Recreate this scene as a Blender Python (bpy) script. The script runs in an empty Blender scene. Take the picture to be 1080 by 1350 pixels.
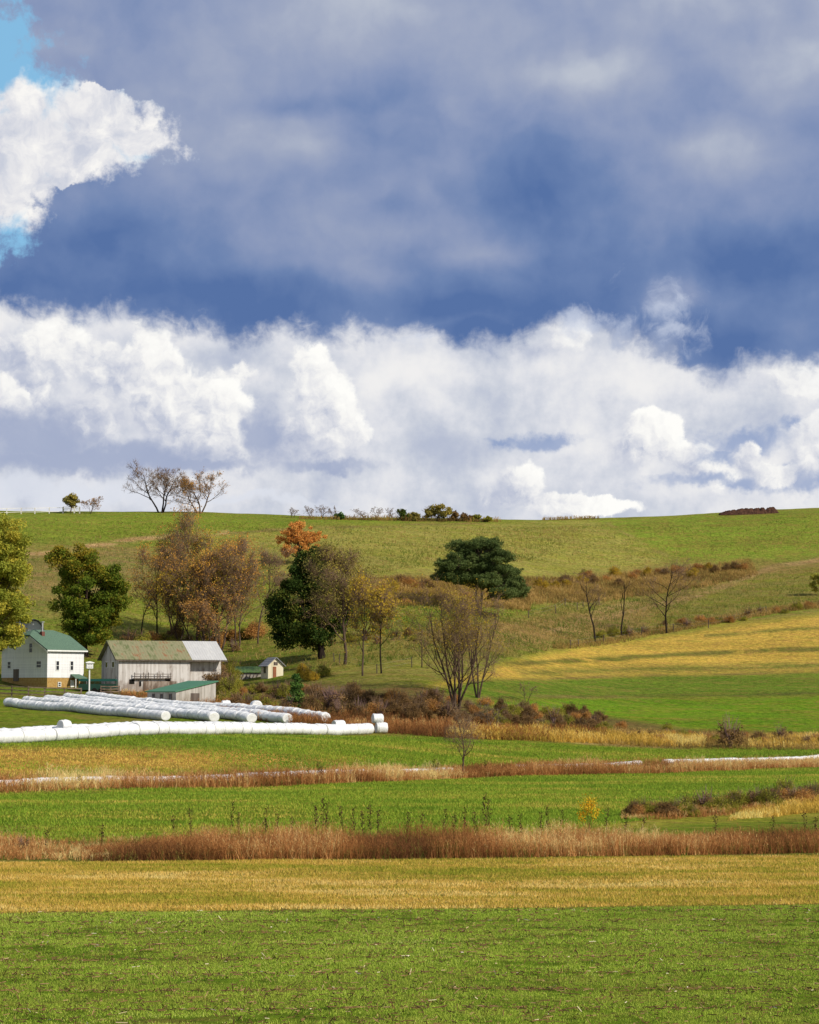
import bpy, math, random
import numpy as np

SC = bpy.context.scene
COL = SC.collection
F_PX, CX, CY, EYE = 2625.0, 540.0, 675.0, 910.0
PITCH = math.atan((EYE - CY) / F_PX)
CAM_H = 7.3
SP, CP = math.sin(PITCH), math.cos(PITCH)
SUN_DIR = np.array([0.76, -0.47, 0.62]); SUN_DIR = SUN_DIR / np.linalg.norm(SUN_DIR)
LIT = 1.25          # light a sunlit level surface gets, for turning seen colours into albedo


# ---------------------------------------------------------------- small helpers
def lin(c):
    c = c / 255.0
    return c / 12.92 if c <= 0.04045 else ((c + 0.055) / 1.055) ** 2.4


def rgb(r, g, b):
    return (lin(r), lin(g), lin(b), 1.0)


def alb(r, g, b, k=LIT):
    return (min(lin(r) / k, .85), min(lin(g) / k, .85), min(lin(b) / k, .85), 1.0)


def ray(px, py):
    a, b = (px - CX) / F_PX, (CY - py) / F_PX
    return np.array([a, CP - b * SP, SP + b * CP])


def project(X, Y, Z):
    dz = Z - CAM_H
    dep = Y * CP + dz * SP
    up = -Y * SP + dz * CP
    dep = np.where(dep < 1.0, 1.0, dep) if isinstance(dep, np.ndarray) else max(dep, 1.0)
    return CX + F_PX * X / dep, CY - F_PX * up / dep


def hash2(ix, iy, seed):
    h = (ix.astype(np.int64) * 374761393 + iy.astype(np.int64) * 668265263 + seed * 982451653) & 0xFFFFFFFF
    h = ((h ^ (h >> 13)) * 1274126177) & 0xFFFFFFFF
    h = (h ^ (h >> 16)) & 0xFFFF
    return h / 65535.0


def vnoise(x, y, seed=0):
    x = np.asarray(x, float); y = np.asarray(y, float)
    ix, iy = np.floor(x), np.floor(y)
    fx, fy = x - ix, y - iy
    fx = fx * fx * (3 - 2 * fx); fy = fy * fy * (3 - 2 * fy)
    a = hash2(ix, iy, seed); b = hash2(ix + 1, iy, seed)
    c = hash2(ix, iy + 1, seed); d = hash2(ix + 1, iy + 1, seed)
    return (a * (1 - fx) + b * fx) * (1 - fy) + (c * (1 - fx) + d * fx) * fy


def fbm(x, y, seed=0, octv=4):
    s, amp, tot = 0.0, 1.0, 0.0
    for k in range(octv):
        s = s + amp * vnoise(x * 2 ** k + 17.3 * k, y * 2 ** k - 9.1 * k, seed + k)
        tot += amp; amp *= 0.5
    return s / tot - 0.5


def pchip(xs, ys, x):
    xs = np.asarray(xs, float); ys = np.asarray(ys, float)
    h = np.diff(xs); d = np.diff(ys) / h
    m = np.zeros_like(ys)
    m[0], m[-1] = d[0], d[-1]
    for i in range(1, len(xs) - 1):
        if d[i - 1] * d[i] > 0:
            w1, w2 = 2 * h[i] + h[i - 1], h[i] + 2 * h[i - 1]
            m[i] = (w1 + w2) / (w1 / d[i - 1] + w2 / d[i])
    x = np.clip(x, xs[0], xs[-1])
    i = np.clip(np.searchsorted(xs, x) - 1, 0, len(xs) - 2)
    t = (x - xs[i]) / h[i]
    return ((2 * t ** 3 - 3 * t ** 2 + 1) * ys[i] + (t ** 3 - 2 * t ** 2 + t) * h[i] * m[i]
            + (-2 * t ** 3 + 3 * t ** 2) * ys[i + 1] + (t ** 3 - t ** 2) * h[i] * m[i + 1])


# ---------------------------------------------------------------- the lie of the land
COLS = [  # seen column, then (distance, seen height) pairs
    (0, 138, [(170, 981), (215, 951), (250, 930), (275, 908), (300, 872), (345, 800), (410, 735), (500, 675)]),
    (270, 150, [(180, 975), (215, 953), (250, 932), (285, 905), (320, 865), (370, 795), (430, 735), (515, 678)]),
    (540, 160, [(190, 985), (206, 968), (245, 915), (290, 870), (345, 815), (400, 765), (470, 715), (545, 686)]),
    (810, 175, [(215, 975), (260, 940), (320, 895), (365, 850), (415, 800), (470, 755), (555, 684)]),
    (1080, 185, [(225, 975), (275, 935), (335, 888), (390, 820), (430, 790), (480, 742), (560, 671)]),
]
PROF, SCOL = [], []
for px_, yflat, pts in COLS:
    xs, zs = [-4000, 60, yflat - 12, yflat], [0, 0, 0, 0]
    for Y_, py_ in pts:
        xs.append(Y_); zs.append(CAM_H + Y_ * math.tan(PITCH + math.atan((CY - py_) / F_PX)))
    zc, yc = zs[-1], xs[-1]
    xs += [yc + 35, yc + 160, yc + 600, yc + 5000]; zs += [zc - 0.5, zc - 12, zc - 40, zc - 60]
    PROF.append((xs, zs)); SCOL.append((px_ - CX) / F_PX)
SCOL = np.array(SCOL)


def terrain(X, Y):
    X = np.asarray(X, float); Y = np.asarray(Y, float)
    X, Y = np.broadcast_arrays(X, Y)
    zc = np.stack([pchip(a, b, Y) for a, b in PROF], 0)
    s = X / np.maximum(Y, 60.0)
    t = np.clip((s - SCOL[0]) / (SCOL[1] - SCOL[0]), -0.9999, 4.9999)
    tt = np.clip(t, 0, 3.99999)
    i = tt.astype(int); f = tt - i
    g = lambda k: np.take_along_axis(zc, np.clip(k, 0, 4)[None], 0)[0]
    p0, p1, p2, p3 = g(i - 1), g(i), g(i + 1), g(i + 2)
    z = 0.5 * (2 * p1 + (p2 - p0) * f + (2 * p0 - 5 * p1 + 4 * p2 - p3) * f ** 2 + (3 * p1 - p0 - 3 * p2 + p3) * f ** 3)
    rough = np.clip((Y - 130) / 80, 0, 1)
    z = z + rough * (0.9 * fbm(X / 38, Y / 30, 3, 3) + 0.35 * fbm(X / 9, Y / 6, 5, 3)) + 0.10 * fbm(X / 5, Y / 2.2, 7, 3)
    return z


def gz(x, y):
    return float(terrain(np.array([x]), np.array([y]))[0])


def at(px, py):
    """ground point seen at a place of the photograph"""
    d = ray(px, py)
    t = np.concatenate([np.linspace(30, 300, 1400), np.linspace(300.2, 640, 900)])
    X, Y, Z = d[0] * t, d[1] * t, CAM_H + d[2] * t
    below = Z - terrain(X, Y) < 0
    if not below.any():
        k = int(np.argmin(Z - terrain(X, Y)))
    else:
        k = int(np.argmax(below))
    x, y = float(X[k]), float(Y[k])
    return np.array([x, y, gz(x, y)])


def mpp(p):
    """metres that one photograph pixel spans at a point"""
    return float((p[1] * CP + (p[2] - CAM_H) * SP) / F_PX)


# ---------------------------------------------------------------- meshes and objects
class MB:
    def __init__(self):
        self.v, self.t, self.q, self.tint, self.n = [], [], [], [], 0

    def add(self, V, F, tint=None):
        V = np.asarray(V, float).reshape(-1, 3); F = np.asarray(F, np.int64)
        self.v.append(V)
        (self.t if F.shape[1] == 3 else self.q).append(F + self.n)
        self.tint.append(np.zeros(len(V)) if tint is None else np.broadcast_to(np.asarray(tint, float), (len(V),)))
        self.n += len(V)

    def box(self, cx, cy, cz, sx, sy, sz, rz=0.0):
        c = np.array([[x, y, z] for z in (-.5, .5) for y in (-.5, .5) for x in (-.5, .5)]) * [sx, sy, sz]
        if rz:
            cr, sr = math.cos(rz), math.sin(rz)
            c = np.stack([c[:, 0] * cr - c[:, 1] * sr, c[:, 0] * sr + c[:, 1] * cr, c[:, 2]], 1)
        self.add(c + [cx, cy, cz], [[0, 2, 3, 1], [4, 5, 7, 6], [0, 1, 5, 4], [2, 6, 7, 3], [0, 4, 6, 2], [1, 3, 7, 5]])

    def prism(self, poly, d):
        """flat polygon (list of 3-D points) thickened along vector d"""
        n = len(poly); P = np.array(poly, float)
        V = np.concatenate([P, P + np.asarray(d, float)])
        for i in range(n):
            j = (i + 1) % n
            self.add(V[[i, j, n + j, n + i]], [[0, 1, 2, 3]])
        for i in range(1, n - 1):
            self.add(V[[0, i + 1, i]], [[0, 1, 2]]); self.add(V[[n, n + i, n + i + 1]], [[0, 1, 2]])

    def tube(self, P, R, k=5, cap=True):
        P = np.asarray(P, float); R = np.asarray(R, float); n = len(P)
        T = np.gradient(P, axis=0); T /= np.linalg.norm(T, axis=1, keepdims=True) + 1e-9
        ref = np.array([0., 0, 1]) if abs(T[0, 2]) < 0.8 else np.array([1., 0, 0])
        A = np.cross(T, ref); A /= np.linalg.norm(A, axis=1, keepdims=True) + 1e-9
        B = np.cross(T, A)
        th = np.arange(k) * 2 * math.pi / k
        V = P[:, None] + R[:, None, None] * (np.cos(th)[None, :, None] * A[:, None] + np.sin(th)[None, :, None] * B[:, None])
        i = np.arange(n - 1)[:, None] * k; j = np.arange(k)[None]; j2 = (j + 1) % k
        Fq = np.stack([i + j, i + j2, i + k + j2, i + k + j], -1).reshape(-1, 4)
        self.add(V.reshape(-1, 3), Fq)
        if cap and k >= 4:
            self.add(V[-1], [[0, m, m + 1] for m in range(1, k - 1)])
            self.add(V[0], [[0, m + 1, m] for m in range(1, k - 1)])

    def mesh(self, name, smooth=False):
        V = np.concatenate(self.v) if self.v else np.zeros((0, 3))
        q = np.concatenate(self.q) if self.q else np.zeros((0, 4), np.int64)
        t = np.concatenate(self.t) if self.t else np.zeros((0, 3), np.int64)
        me = bpy.data.meshes.new(name)
        me.vertices.add(len(V)); me.vertices.foreach_set('co', V.astype(np.float32).ravel())
        nl = 4 * len(q) + 3 * len(t)
        me.loops.add(nl); me.loops.foreach_set('vertex_index', np.concatenate([q.ravel(), t.ravel()]).astype(np.int32))
        st = np.concatenate([np.arange(len(q)) * 4, 4 * len(q) + np.arange(len(t)) * 3]).astype(np.int32)
        me.polygons.add(len(st)); me.polygons.foreach_set('loop_start', st)
        tint = np.concatenate(self.tint) if self.tint else np.zeros(0)
        if len(tint) and tint.any():
            a = me.attributes.new('tint', 'FLOAT', 'POINT'); a.data.foreach_set('value', tint.astype(np.float32))
        me.update(calc_edges=True)
        me.polygons.foreach_set('use_smooth', np.full(len(st), smooth, bool))
        return me

    def build(self, name, mat, parent=None, smooth=False, loc=None):
        o = bpy.data.objects.new(name, self.mesh(name, smooth))
        o.data.materials.append(mat); COL.objects.link(o)
        if parent: o.parent = parent
        if loc is not None: o.location = loc
        return o


def tag(o, label=None, cat=None, group=None, kind=None):
    if label: o['label'] = label
    if cat: o['category'] = cat
    if group: o['group'] = group
    if kind: o['kind'] = kind
    return o


def thing(name, label, cat, loc, rz=0.0, group=None):
    o = bpy.data.objects.new(name, None); COL.objects.link(o)
    o.location = loc; o.rotation_euler = (0, 0, rz); o.empty_display_size = 0.3
    return tag(o, label, cat, group)


def dup(o, loc, rz=0.0, scale=None, label=None, group=None):
    c = o.copy(); COL.objects.link(c); c.location = loc; c.rotation_euler = (0, 0, rz)
    if scale is not None: c.scale = scale if hasattr(scale, '__len__') else (scale,) * 3
    if label: c['label'] = label
    if group: c['group'] = group
    for ch in list(o.children):
        d = ch.copy(); COL.objects.link(d); d.parent = c
    return c


# ---------------------------------------------------------------- node expressions
class N:
    """a tiny expression builder over shader nodes"""
    def __init__(self, tree): self.t = tree

    def node(self, kind, **kw):
        n = self.t.nodes.new(kind)
        for k, v in kw.items(): setattr(n, k, v)
        return n

    def put(self, sock, v):
        if isinstance(v, bpy.types.NodeSocket): self.t.links.new(v, sock)
        elif v is not None: sock.default_value = v

    def m(self, op, a, b=None, c=None, clamp=False):
        n = self.node('ShaderNodeMath', operation=op, use_clamp=clamp)
        for s, v in zip(n.inputs, (a, b, c)): self.put(s, v)
        return n.outputs[0]

    def vm(self, op, a, b=None, scale=None):
        n = self.node('ShaderNodeVectorMath', operation=op)
        self.put(n.inputs[0], a)
        if b is not None: self.put(n.inputs[1], b)
        if scale is not None: self.put(n.inputs['Scale'], scale)
        return n.outputs['Value'] if op in ('LENGTH', 'DOT_PRODUCT', 'DISTANCE') else n.outputs[0]

    def step(self, x, lo, hi, a=0.0, b=1.0):
        n = self.node('ShaderNodeMapRange', interpolation_type='SMOOTHSTEP')
        for k, v in (('Value', x), ('From Min', lo), ('From Max', hi), ('To Min', a), ('To Max', b)): self.put(n.inputs[k], v)
        return n.outputs[0]

    def mix(self, f, a, b, blend='MIX'):
        n = self.node('ShaderNodeMix', data_type='RGBA', blend_type=blend)
        self.put(n.inputs[0], f); self.put(n.inputs[6], a); self.put(n.inputs[7], b)
        return n.outputs[2]

    def noise(self, vec, scale, detail=4, rough=.5, dist=0.0, dims='3D', out=0):
        n = self.node('ShaderNodeTexNoise', noise_dimensions=dims)
        self.put(n.inputs['Vector'], vec)
        for k, v in (('Scale', scale), ('Detail', detail), ('Roughness', rough), ('Distortion', dist)): n.inputs[k].default_value = v
        return n.outputs[out]

    def ramp(self, f, stops):
        n = self.node('ShaderNodeValToRGB'); e = n.color_ramp.elements
        while len(e) < len(stops): e.new(0.5)
        for el, (p, c) in zip(e, stops): el.position = p; el.color = c
        self.put(n.inputs[0], f)
        return n.outputs[0]

    def attr(self, name, out='Fac'):
        return self.node('ShaderNodeAttribute', attribute_name=name).outputs[out]


def new_mat(name):
    m = bpy.data.materials.new(name); m.use_nodes = True
    m.node_tree.nodes.clear()
    n = N(m.node_tree)
    out = n.node('ShaderNodeOutputMaterial')
    return m, n, out


def principled(n, out, color, rough=.8, spec=.2, bump=None, bstr=.5, bdist=.02, metal=0.0):
    p = n.node('ShaderNodeBsdfPrincipled')
    n.put(p.inputs['Base Color'], color); n.put(p.inputs['Roughness'], rough)
    p.inputs['Specular IOR Level'].default_value = spec; p.inputs['Metallic'].default_value = metal
    if bump is not None:
        b = n.node('ShaderNodeBump'); b.inputs['Strength'].default_value = bstr; b.inputs['Distance'].default_value = bdist
        n.put(b.inputs['Height'], bump); n.t.links.new(b.outputs[0], p.inputs['Normal'])
    n.t.links.new(p.outputs[0], out.inputs[0])
    return p


# ---------------------------------------------------------------- camera and sun
cam = bpy.data.objects.new('camera', bpy.data.cameras.new('camera')); COL.objects.link(cam)
cam.location = (0, 0, CAM_H); cam.rotation_euler = (math.pi / 2 + PITCH, 0, 0)
cam.data.sensor_fit = 'VERTICAL'; cam.data.sensor_height = 36.0; cam.data.lens = F_PX / 1350 * 36
cam.data.clip_start = 0.5; cam.data.clip_end = 20000
SC.camera = cam
sun = bpy.data.objects.new('sun', bpy.data.lights.new('sun', 'SUN')); COL.objects.link(sun)
sun.data.energy = 4.7; sun.data.angle = math.radians(0.5); sun.data.color = (1.0, 0.93, 0.80)
from mathutils import Vector
sun.rotation_euler = Vector(SUN_DIR).to_track_quat('Z', 'Y').to_euler()
SC.view_settings.view_transform = 'Standard'; SC.view_settings.look = 'None'
SC.view_settings.exposure = 0.0; SC.view_settings.gamma = 1.0
SC.cycles.max_bounces = 5; SC.cycles.diffuse_bounces = 2; SC.cycles.transparent_max_bounces = 4
SC.cycles.caustics_reflective = False; SC.cycles.caustics_refractive = False
# ---------------------------------------------------------------- sky: blue air, a grey deck of cloud, sunlit cumulus
world = bpy.data.worlds.new('World'); SC.world = world; world.use_nodes = True
world.node_tree.nodes.clear()
w = N(world.node_tree)
K = F_PX / 100.0            # sky coordinates: azimuth and elevation, about one unit per hundred pixels


def sky_at(px, py):
    d = ray(px, py)
    return math.atan2(d[0], d[1]) * K, math.asin(d[2] / np.linalg.norm(d)) * K


tc = w.node('ShaderNodeTexCoord')
dirv = w.vm('NORMALIZE', tc.outputs['Generated'])
sx = w.node('ShaderNodeSeparateXYZ'); w.put(sx.inputs[0], dirv)
az = w.m('MULTIPLY', w.m('ARCTAN2', sx.outputs[0], sx.outputs[1]), K)
el = w.m('MULTIPLY', w.m('ARCSINE', sx.outputs[2]), K)


def vec2(a, b):
    c = w.node('ShaderNodeCombineXYZ'); w.put(c.inputs[0], a); w.put(c.inputs[1], b)
    return c.outputs[0]


P0 = vec2(az, el)
warp_a = w.noise(P0, .55, 5, .55, 0, '2D', 1)
warp = w.vm('SCALE', w.vm('SUBTRACT', warp_a, (.5, .5, .5)), scale=.6)
P = w.vm('ADD', P0, warp)                       # softly stirred
warp_b = w.vm('SCALE', w.vm('SUBTRACT', w.noise(P0, 2.6, 4, .6, 0, '2D', 1), (.5, .5, .5)), scale=.42)
PW = w.vm('ADD', P, warp_b)                     # torn edges


def blob(p, px, py, rx, ry):
    a, e = sky_at(px, py)
    v = w.vm('MULTIPLY', w.vm('SUBTRACT', p, (a, e, 0)), (100 / rx, 100 / ry, 0))
    return w.m('SUBTRACT', 1.0, w.vm('LENGTH', v))


def blobs(p, lst):
    r = None
    for b in lst:
        x = blob(p, *b[:4])
        if len(b) > 4: x = w.m('ADD', x, b[4])
        r = x if r is None else w.m('MAXIMUM', r, x)
    return r


def curve(x, pts, lo_hi_in, lo_hi_out):
    n = w.node('ShaderNodeFloatCurve')
    (i0, i1), (o0, o1) = lo_hi_in, lo_hi_out
    c = n.mapping.curves[0]
    ps = sorted(((a - i0) / (i1 - i0), (b - o0) / (o1 - o0)) for a, b in pts)
    while len(c.points) < len(ps): c.points.new(.5, .5)
    for q, (a, b) in zip(c.points, ps): q.location = (a, b); q.handle_type = 'AUTO'
    n.mapping.use_clip = False
    n.mapping.extend = 'HORIZONTAL'
    n.mapping.update()
    w.put(n.inputs['Value'], w.m('MULTIPLY_ADD', x, 1 / (i1 - i0), -i0 / (i1 - i0), clamp=True))
    return w.m('MULTIPLY_ADD', n.outputs[0], o1 - o0, o0)


def cmix(f, a, b): return w.mix(f, a, b)


# blue air (the Sky Texture itself)
sky = w.node('ShaderNodeTexSky', sky_type='NISHITA', sun_disc=False)
sky.sun_elevation = math.asin(SUN_DIR[2]); sky.sun_rotation = math.atan2(SUN_DIR[0], SUN_DIR[1])
sky.altitude = 300; sky.air_density = 1.0; sky.dust_density = .3; sky.ozone_density = 1.5
STR = 0.10
blue = w.vm('SCALE', sky.outputs[0], scale=STR)
blue = cmix(.85, blue, rgb(136, 194, 232))

# --- pale high veil low over the hills
n1 = w.noise(P, .9, 6, .55, .3, '2D')
n2 = w.noise(P, 2.8, 6, .6, .2, '2D')
veil_n = w.m('MULTIPLY_ADD', n2, .45, w.m('MULTIPLY', n1, .75))
veil = w.ramp(w.step(veil_n, .38, .82), [(0, rgb(196, 202, 220)), (.45, rgb(218, 221, 231)), (1, rgb(242, 241, 242))])


# --- cumulus: heaps of puffs, lit from the right and above
def puff(p):
    v = w.node('ShaderNodeTexVoronoi', voronoi_dimensions='2D', feature='SMOOTH_F1', normalize=True)
    w.put(v.inputs['Vector'], p); v.inputs['Scale'].default_value = 1.5; v.inputs['Detail'].default_value = 4.0
    v.inputs['Roughness'].default_value = .56; v.inputs['Smoothness'].default_value = .35; v.inputs['Lacunarity'].default_value = 2.2
    return w.m('SUBTRACT', 1.0, v.outputs['Distance'])


PM = w.vm('ADD', P0, w.vm('SCALE', w.vm('SUBTRACT', w.noise(P0, 1.1, 7, .58, 0, '2D', 1), (.5, .5, .5)), scale=.55))
PE = w.vm('ADD', P0, w.vm('SCALE', w.vm('SUBTRACT', w.noise(P0, 1.9, 8, .60, 0, '2D', 1), (.5, .5, .5)), scale=.42))
pf = puff(PE)
fine = w.m('SUBTRACT', w.noise(PM, 3.2, 6, .58, 0, '2D'), .5)
pf_l = puff(w.vm('ADD', PE, (.10, .10, 0)))
small = w.m('MAXIMUM', w.m('MINIMUM', w.m('SUBTRACT', pf, pf_l), .25), -.25)


def tower(col, lst, c, r, tone=0.0, strength=1.0, soft=.26):
    """one heap: crisp towards the sun, dissolving on its shaded side"""
    d_ = w.m('ADD', blobs(PE, lst), w.m('MULTIPLY_ADD', pf, .95, -.66))
    ca, ce = sky_at(*c)
    off = w.vm('MULTIPLY', w.vm('SUBTRACT', PM, (ca, ce, 0)), (100 / r * .55, 100 / r * .62, 0))
    t_ = w.vm('DOT_PRODUCT', off, (1, 1, 0))
    edge = w.m('MULTIPLY', w.step(t_, -.6, .5, 3.6, 1), soft)
    al_ = w.m('DIVIDE', w.m('ADD', d_, .04), edge, clamp=True)
    al_ = w.m('MULTIPLY', w.m('MULTIPLY', al_, al_), w.m('MULTIPLY_ADD', al_, -2.0, 3.0))
    s_ = w.m('ADD', w.m('MULTIPLY_ADD', t_, .50, .50 + tone), w.m('ADD', w.m('MULTIPLY', small, 1.5), w.m('MULTIPLY', fine, .40)))
    cc = w.ramp(s_, [(0, rgb(170, 179, 204)), (.28, rgb(197, 202, 217)), (.52, rgb(226, 227, 232)), (.75, rgb(246, 245, 243)), (1, rgb(255, 254, 250))])
    return cmix(w.m('MULTIPLY', al_, strength), col, cc)


# mottled veil between the heaps
vm_ = w.noise(P0, 1.5, 8, .60, 0, '2D'); vb_ = w.noise(P, .55, 5, .55, 0, '2D')
vv = w.m('ADD', w.m('MULTIPLY', vm_, .6), w.m('MULTIPLY', vb_, .5))
vv = w.m('ADD', vv, w.m('MULTIPLY', w.step(blobs(P, [(560, 490, 160, 36), (690, 480, 120, 34), (640, 630, 60, 40, -.1), (900, 500, 140, 30), (240, 440, 200, 26), (60, 420, 90, 26)]), -.1, .9), .16))
vv = w.m('SUBTRACT', vv, w.m('MULTIPLY', w.step(blobs(P, [(560, 590, 110, 50), (760, 620, 90, 40), (930, 560, 130, 30), (310, 470, 60, 30), (1040, 560, 80, 40), (520, 540, 40, 70)]), -.1, .9), .09))
veil = w.ramp(w.step(vv, .26, .82), [(0, rgb(182, 190, 210)), (.3, rgb(203, 208, 220)), (.6, rgb(221, 223, 230)), (1, rgb(240, 239, 239))])
low = veil
for args in (([(20, 468, 56, 42), (78, 455, 56, 42), (45, 520, 55, 50)], (52, 488), 75, -.02),
             ([(0, 525, 40, 40), (20, 560, 50, 34)], (-5, 530), 60, -.02),
             ([(320, 490, 26, 22), (296, 500, 26, 24)], (305, 500), 40, .02),
             ([(195, 448, 30, 30), (190, 488, 56, 50), (140, 505, 48, 50), (215, 545, 76, 64), (128, 470, 40, 30), (120, 560, 90, 50)], (182, 522), 100, .0),
             ([(290, 545, 54, 52), (255, 578, 80, 46), (312, 585, 40, 38), (235, 600, 90, 26)], (272, 560), 75, .02),
             ([(408, 482, 30, 30), (415, 518, 48, 46), (437, 556, 48, 52), (385, 578, 58, 50), (420, 602, 60, 28)], (420, 548), 66, .03),
             ([(858, 566, 50, 30), (835, 594, 42, 30), (882, 592, 36, 24)], (845, 584), 48, .04),
             ([(915, 612, 50, 28), (948, 622, 38, 22)], (915, 618), 45, .0),
             ([(684, 640, 42, 32), (655, 658, 46, 26), (722, 664, 56, 20), (785, 668, 70, 16)], (690, 655), 52, .02)):
    low = tower(low, *args)
# flat grey bases and small dark scraps
base_a = w.m('MULTIPLY', w.step(w.m('ADD', blobs(PW, [(110, 606, 260, 28), (40, 578, 100, 48), (250, 612, 130, 16), (346, 568, 32, 58, -.1), (430, 615, 90, 14, -.2)]), w.m('MULTIPLY_ADD', n2, .6, -.30)), -.20, .65), .92)
low = cmix(base_a, low, rgb(162, 173, 201))
scrap = w.step(w.m('ADD', blobs(PW, [(700, 576, 70, 17), (735, 578, 40, 12), (660, 574, 30, 10), (985, 582, 70, 26), (1010, 634, 150, 14), (1075, 640, 70, 16), (960, 600, 50, 14, -.1), (1050, 560, 40, 18, -.2)]), w.m('MULTIPLY_ADD', n2, 1.2, -.60)), -.25, .75)
low = cmix(w.m('MULTIPLY', scrap, .72), low, rgb(126, 150, 195))
low = tower(low, [(985, 610, 28, 28), (1012, 628, 38, 20)], (992, 618), 36, .04)
low = tower(low, [(1062, 600, 44, 46), (1085, 570, 40, 30)], (1055, 605), 50, -.08, .8)
low = cmix(w.m('MULTIPLY', w.step(blobs(PW, [(60, 655, 260, 30), (330, 662, 200, 14, -.2)]), 0, .7), .8), low, rgb(221, 225, 235))

low = tower(low, [(745, 440, 36, 32), (715, 462, 50, 22)], (740, 455), 36, .0, .8, .35)
low = tower(low, [(965, 500, 50, 24), (1065, 505, 80, 30)], (1010, 505), 60, .06, .8, .35)
# --- upper left: blue gap with a bright cloud
ul_h = w.m('ADD', blobs(PW, [(30, 190, 140, 84), (140, 170, 110, 48), (0, 245, 110, 60), (190, 178, 60, 44), (110, 225, 110, 60), (35, 128, 70, 36, -.1), (215, 165, 90, 60), (130, 140, 90, 40, -.05), (60, 262, 60, 50)]), w.m('MULTIPLY_ADD', n2, .8, -.40))
ul_n = w.noise(PM, 1.9, 6, .6, .2, '2D')
ul_col = w.ramp(ul_n, [(.3, rgb(200, 205, 219)), (.50, rgb(229, 229, 233)), (.66, rgb(249, 247, 244))])
upper = cmix(w.step(ul_h, -.08, .50), blue, ul_col)
split = w.step(w.m('ADD', el, w.m('MULTIPLY', w.m('SUBTRACT', n1, .5), 1.0)), sky_at(0, 380)[1], sky_at(0, 345)[1])
back = cmix(split, low, upper)

# --- the dark deck
EDGE = [(-300, 360), (-60, 372), (0, 396), (60, 412), (140, 420), (220, 430), (290, 436), (315, 452), (360, 440), (430, 438), (500, 430), (560, 432), (600, 462), (650, 458),
        (700, 440), (740, 418), (785, 430), (835, 455), (890, 470), (940, 492), (985, 474), (1080, 474), (1400, 470)]
pts = [sky_at(q[0], q[1] + 11) for q in EDGE]
sp = w.node('ShaderNodeSeparateXYZ'); w.put(sp.inputs[0], PW)
sp2 = w.node('ShaderNodeSeparateXYZ'); w.put(sp2.inputs[0], PM)
e_low = curve(sp2.outputs[0], pts, (pts[0][0], pts[-1][0]), (3.5, 6.5))
LEFT = [(-15, -200), (-8, 0), (30, 40), (44, 75), (62, 100), (95, 116), (165, 126), (196, 148), (206, 170), (196, 196), (160, 216), (128, 236), (92, 248), (44, 252), (30, 274), (22, 300), (2, 328), (-60, 348)]
lp = [(sky_at(x, y)[1], sky_at(x, y)[0]) for x, y in LEFT]
a_left = curve(sp.outputs[1], lp, (min(q[0] for q in lp), max(q[0] for q in lp)), (-8.0, -2.0))
d_low = w.m('SUBTRACT', sp.outputs[1], e_low)
d_left = w.m('SUBTRACT', sp.outputs[0], a_left)
rag = w.m('SUBTRACT', w.noise(PM, 2.1, 7, .62, .3, '2D'), .5)
lrag = w.m('SUBTRACT', w.noise(P0, 3.4, 8, .66, 0, '2D'), .5)
d = w.m('MINIMUM', d_low, w.m('ADD', w.m('MULTIPLY', d_left, .7), w.m('MULTIPLY', lrag, .95)))
d = w.m('ADD', d, w.m('MULTIPLY', rag, .46))
deck_a = w.step(d, -.08, .30)
hgt = w.m('DIVIDE', w.m('SUBTRACT', sp2.outputs[1], e_low), 4.6)
big = w.noise(w.vm('MULTIPLY', P, (.8, 1.15, 1)), .42, 4, .5, .2, '2D')
mid = w.noise(P, .95, 5, .52, 0, '2D')
val = w.m('ADD', w.m('MULTIPLY', hgt, .55), w.m('MULTIPLY_ADD', big, .95, w.m('MULTIPLY_ADD', mid, .42, -.49)))
val = w.m('ADD', val, w.m('MULTIPLY', w.step(blobs(P, [(960, 195, 120, 45), (780, 90, 160, 40, -.1), (1040, 90, 140, 70, -.1), (520, 300, 80, 40, -.2), (640, 330, 180, 40, -.35), (880, 395, 70, 40, -.1), (60, 60, 120, 60, -.3), (420, 180, 140, 80, -.35)]), -.1, .9), .30))
val = w.m('SUBTRACT', val, w.m('MULTIPLY', w.step(blobs(P, [(700, 255, 200, 60, -.2), (420, 395, 330, 42), (1000, 340, 150, 60), (620, 440, 90, 30), (930, 450, 120, 50), (150, 310, 120, 60, -.2), (380, 130, 160, 30, -.3)]), -.1, .9), .26))
PD = w.vm('SCALE', PM, scale=.42)
bil = w.m('SUBTRACT', puff(PD), puff(w.vm('ADD', PD, (.07, .09, 0))))
val = w.m('ADD', val, w.m('MULTIPLY', w.m('MAXIMUM', w.m('MINIMUM', bil, .2), -.2), .28))
deck = w.ramp(val, [(0, rgb(86, 114, 165)), (.25, rgb(110, 133, 177)), (.5, rgb(137, 152, 187)), (.75, rgb(159, 169, 194)), (1, rgb(186, 193, 207))])
final = cmix(deck_a, back, deck)
# torn light scraps hanging off the deck's hem
hem = w.step(w.m('ADD', blobs(PW, [(868, 410, 70, 52, -.12), (820, 430, 50, 36, -.15), (800, 420, 40, 26, -.15), (760, 430, 40, 26), (880, 440, 60, 30, -.1), (560, 445, 40, 12, -.1)]), w.m('MULTIPLY_ADD', rag, 2.2, -.05)), .0, 1.0)
final = cmix(w.m('MULTIPLY', hem, .7), final, rgb(205, 213, 230))

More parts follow.
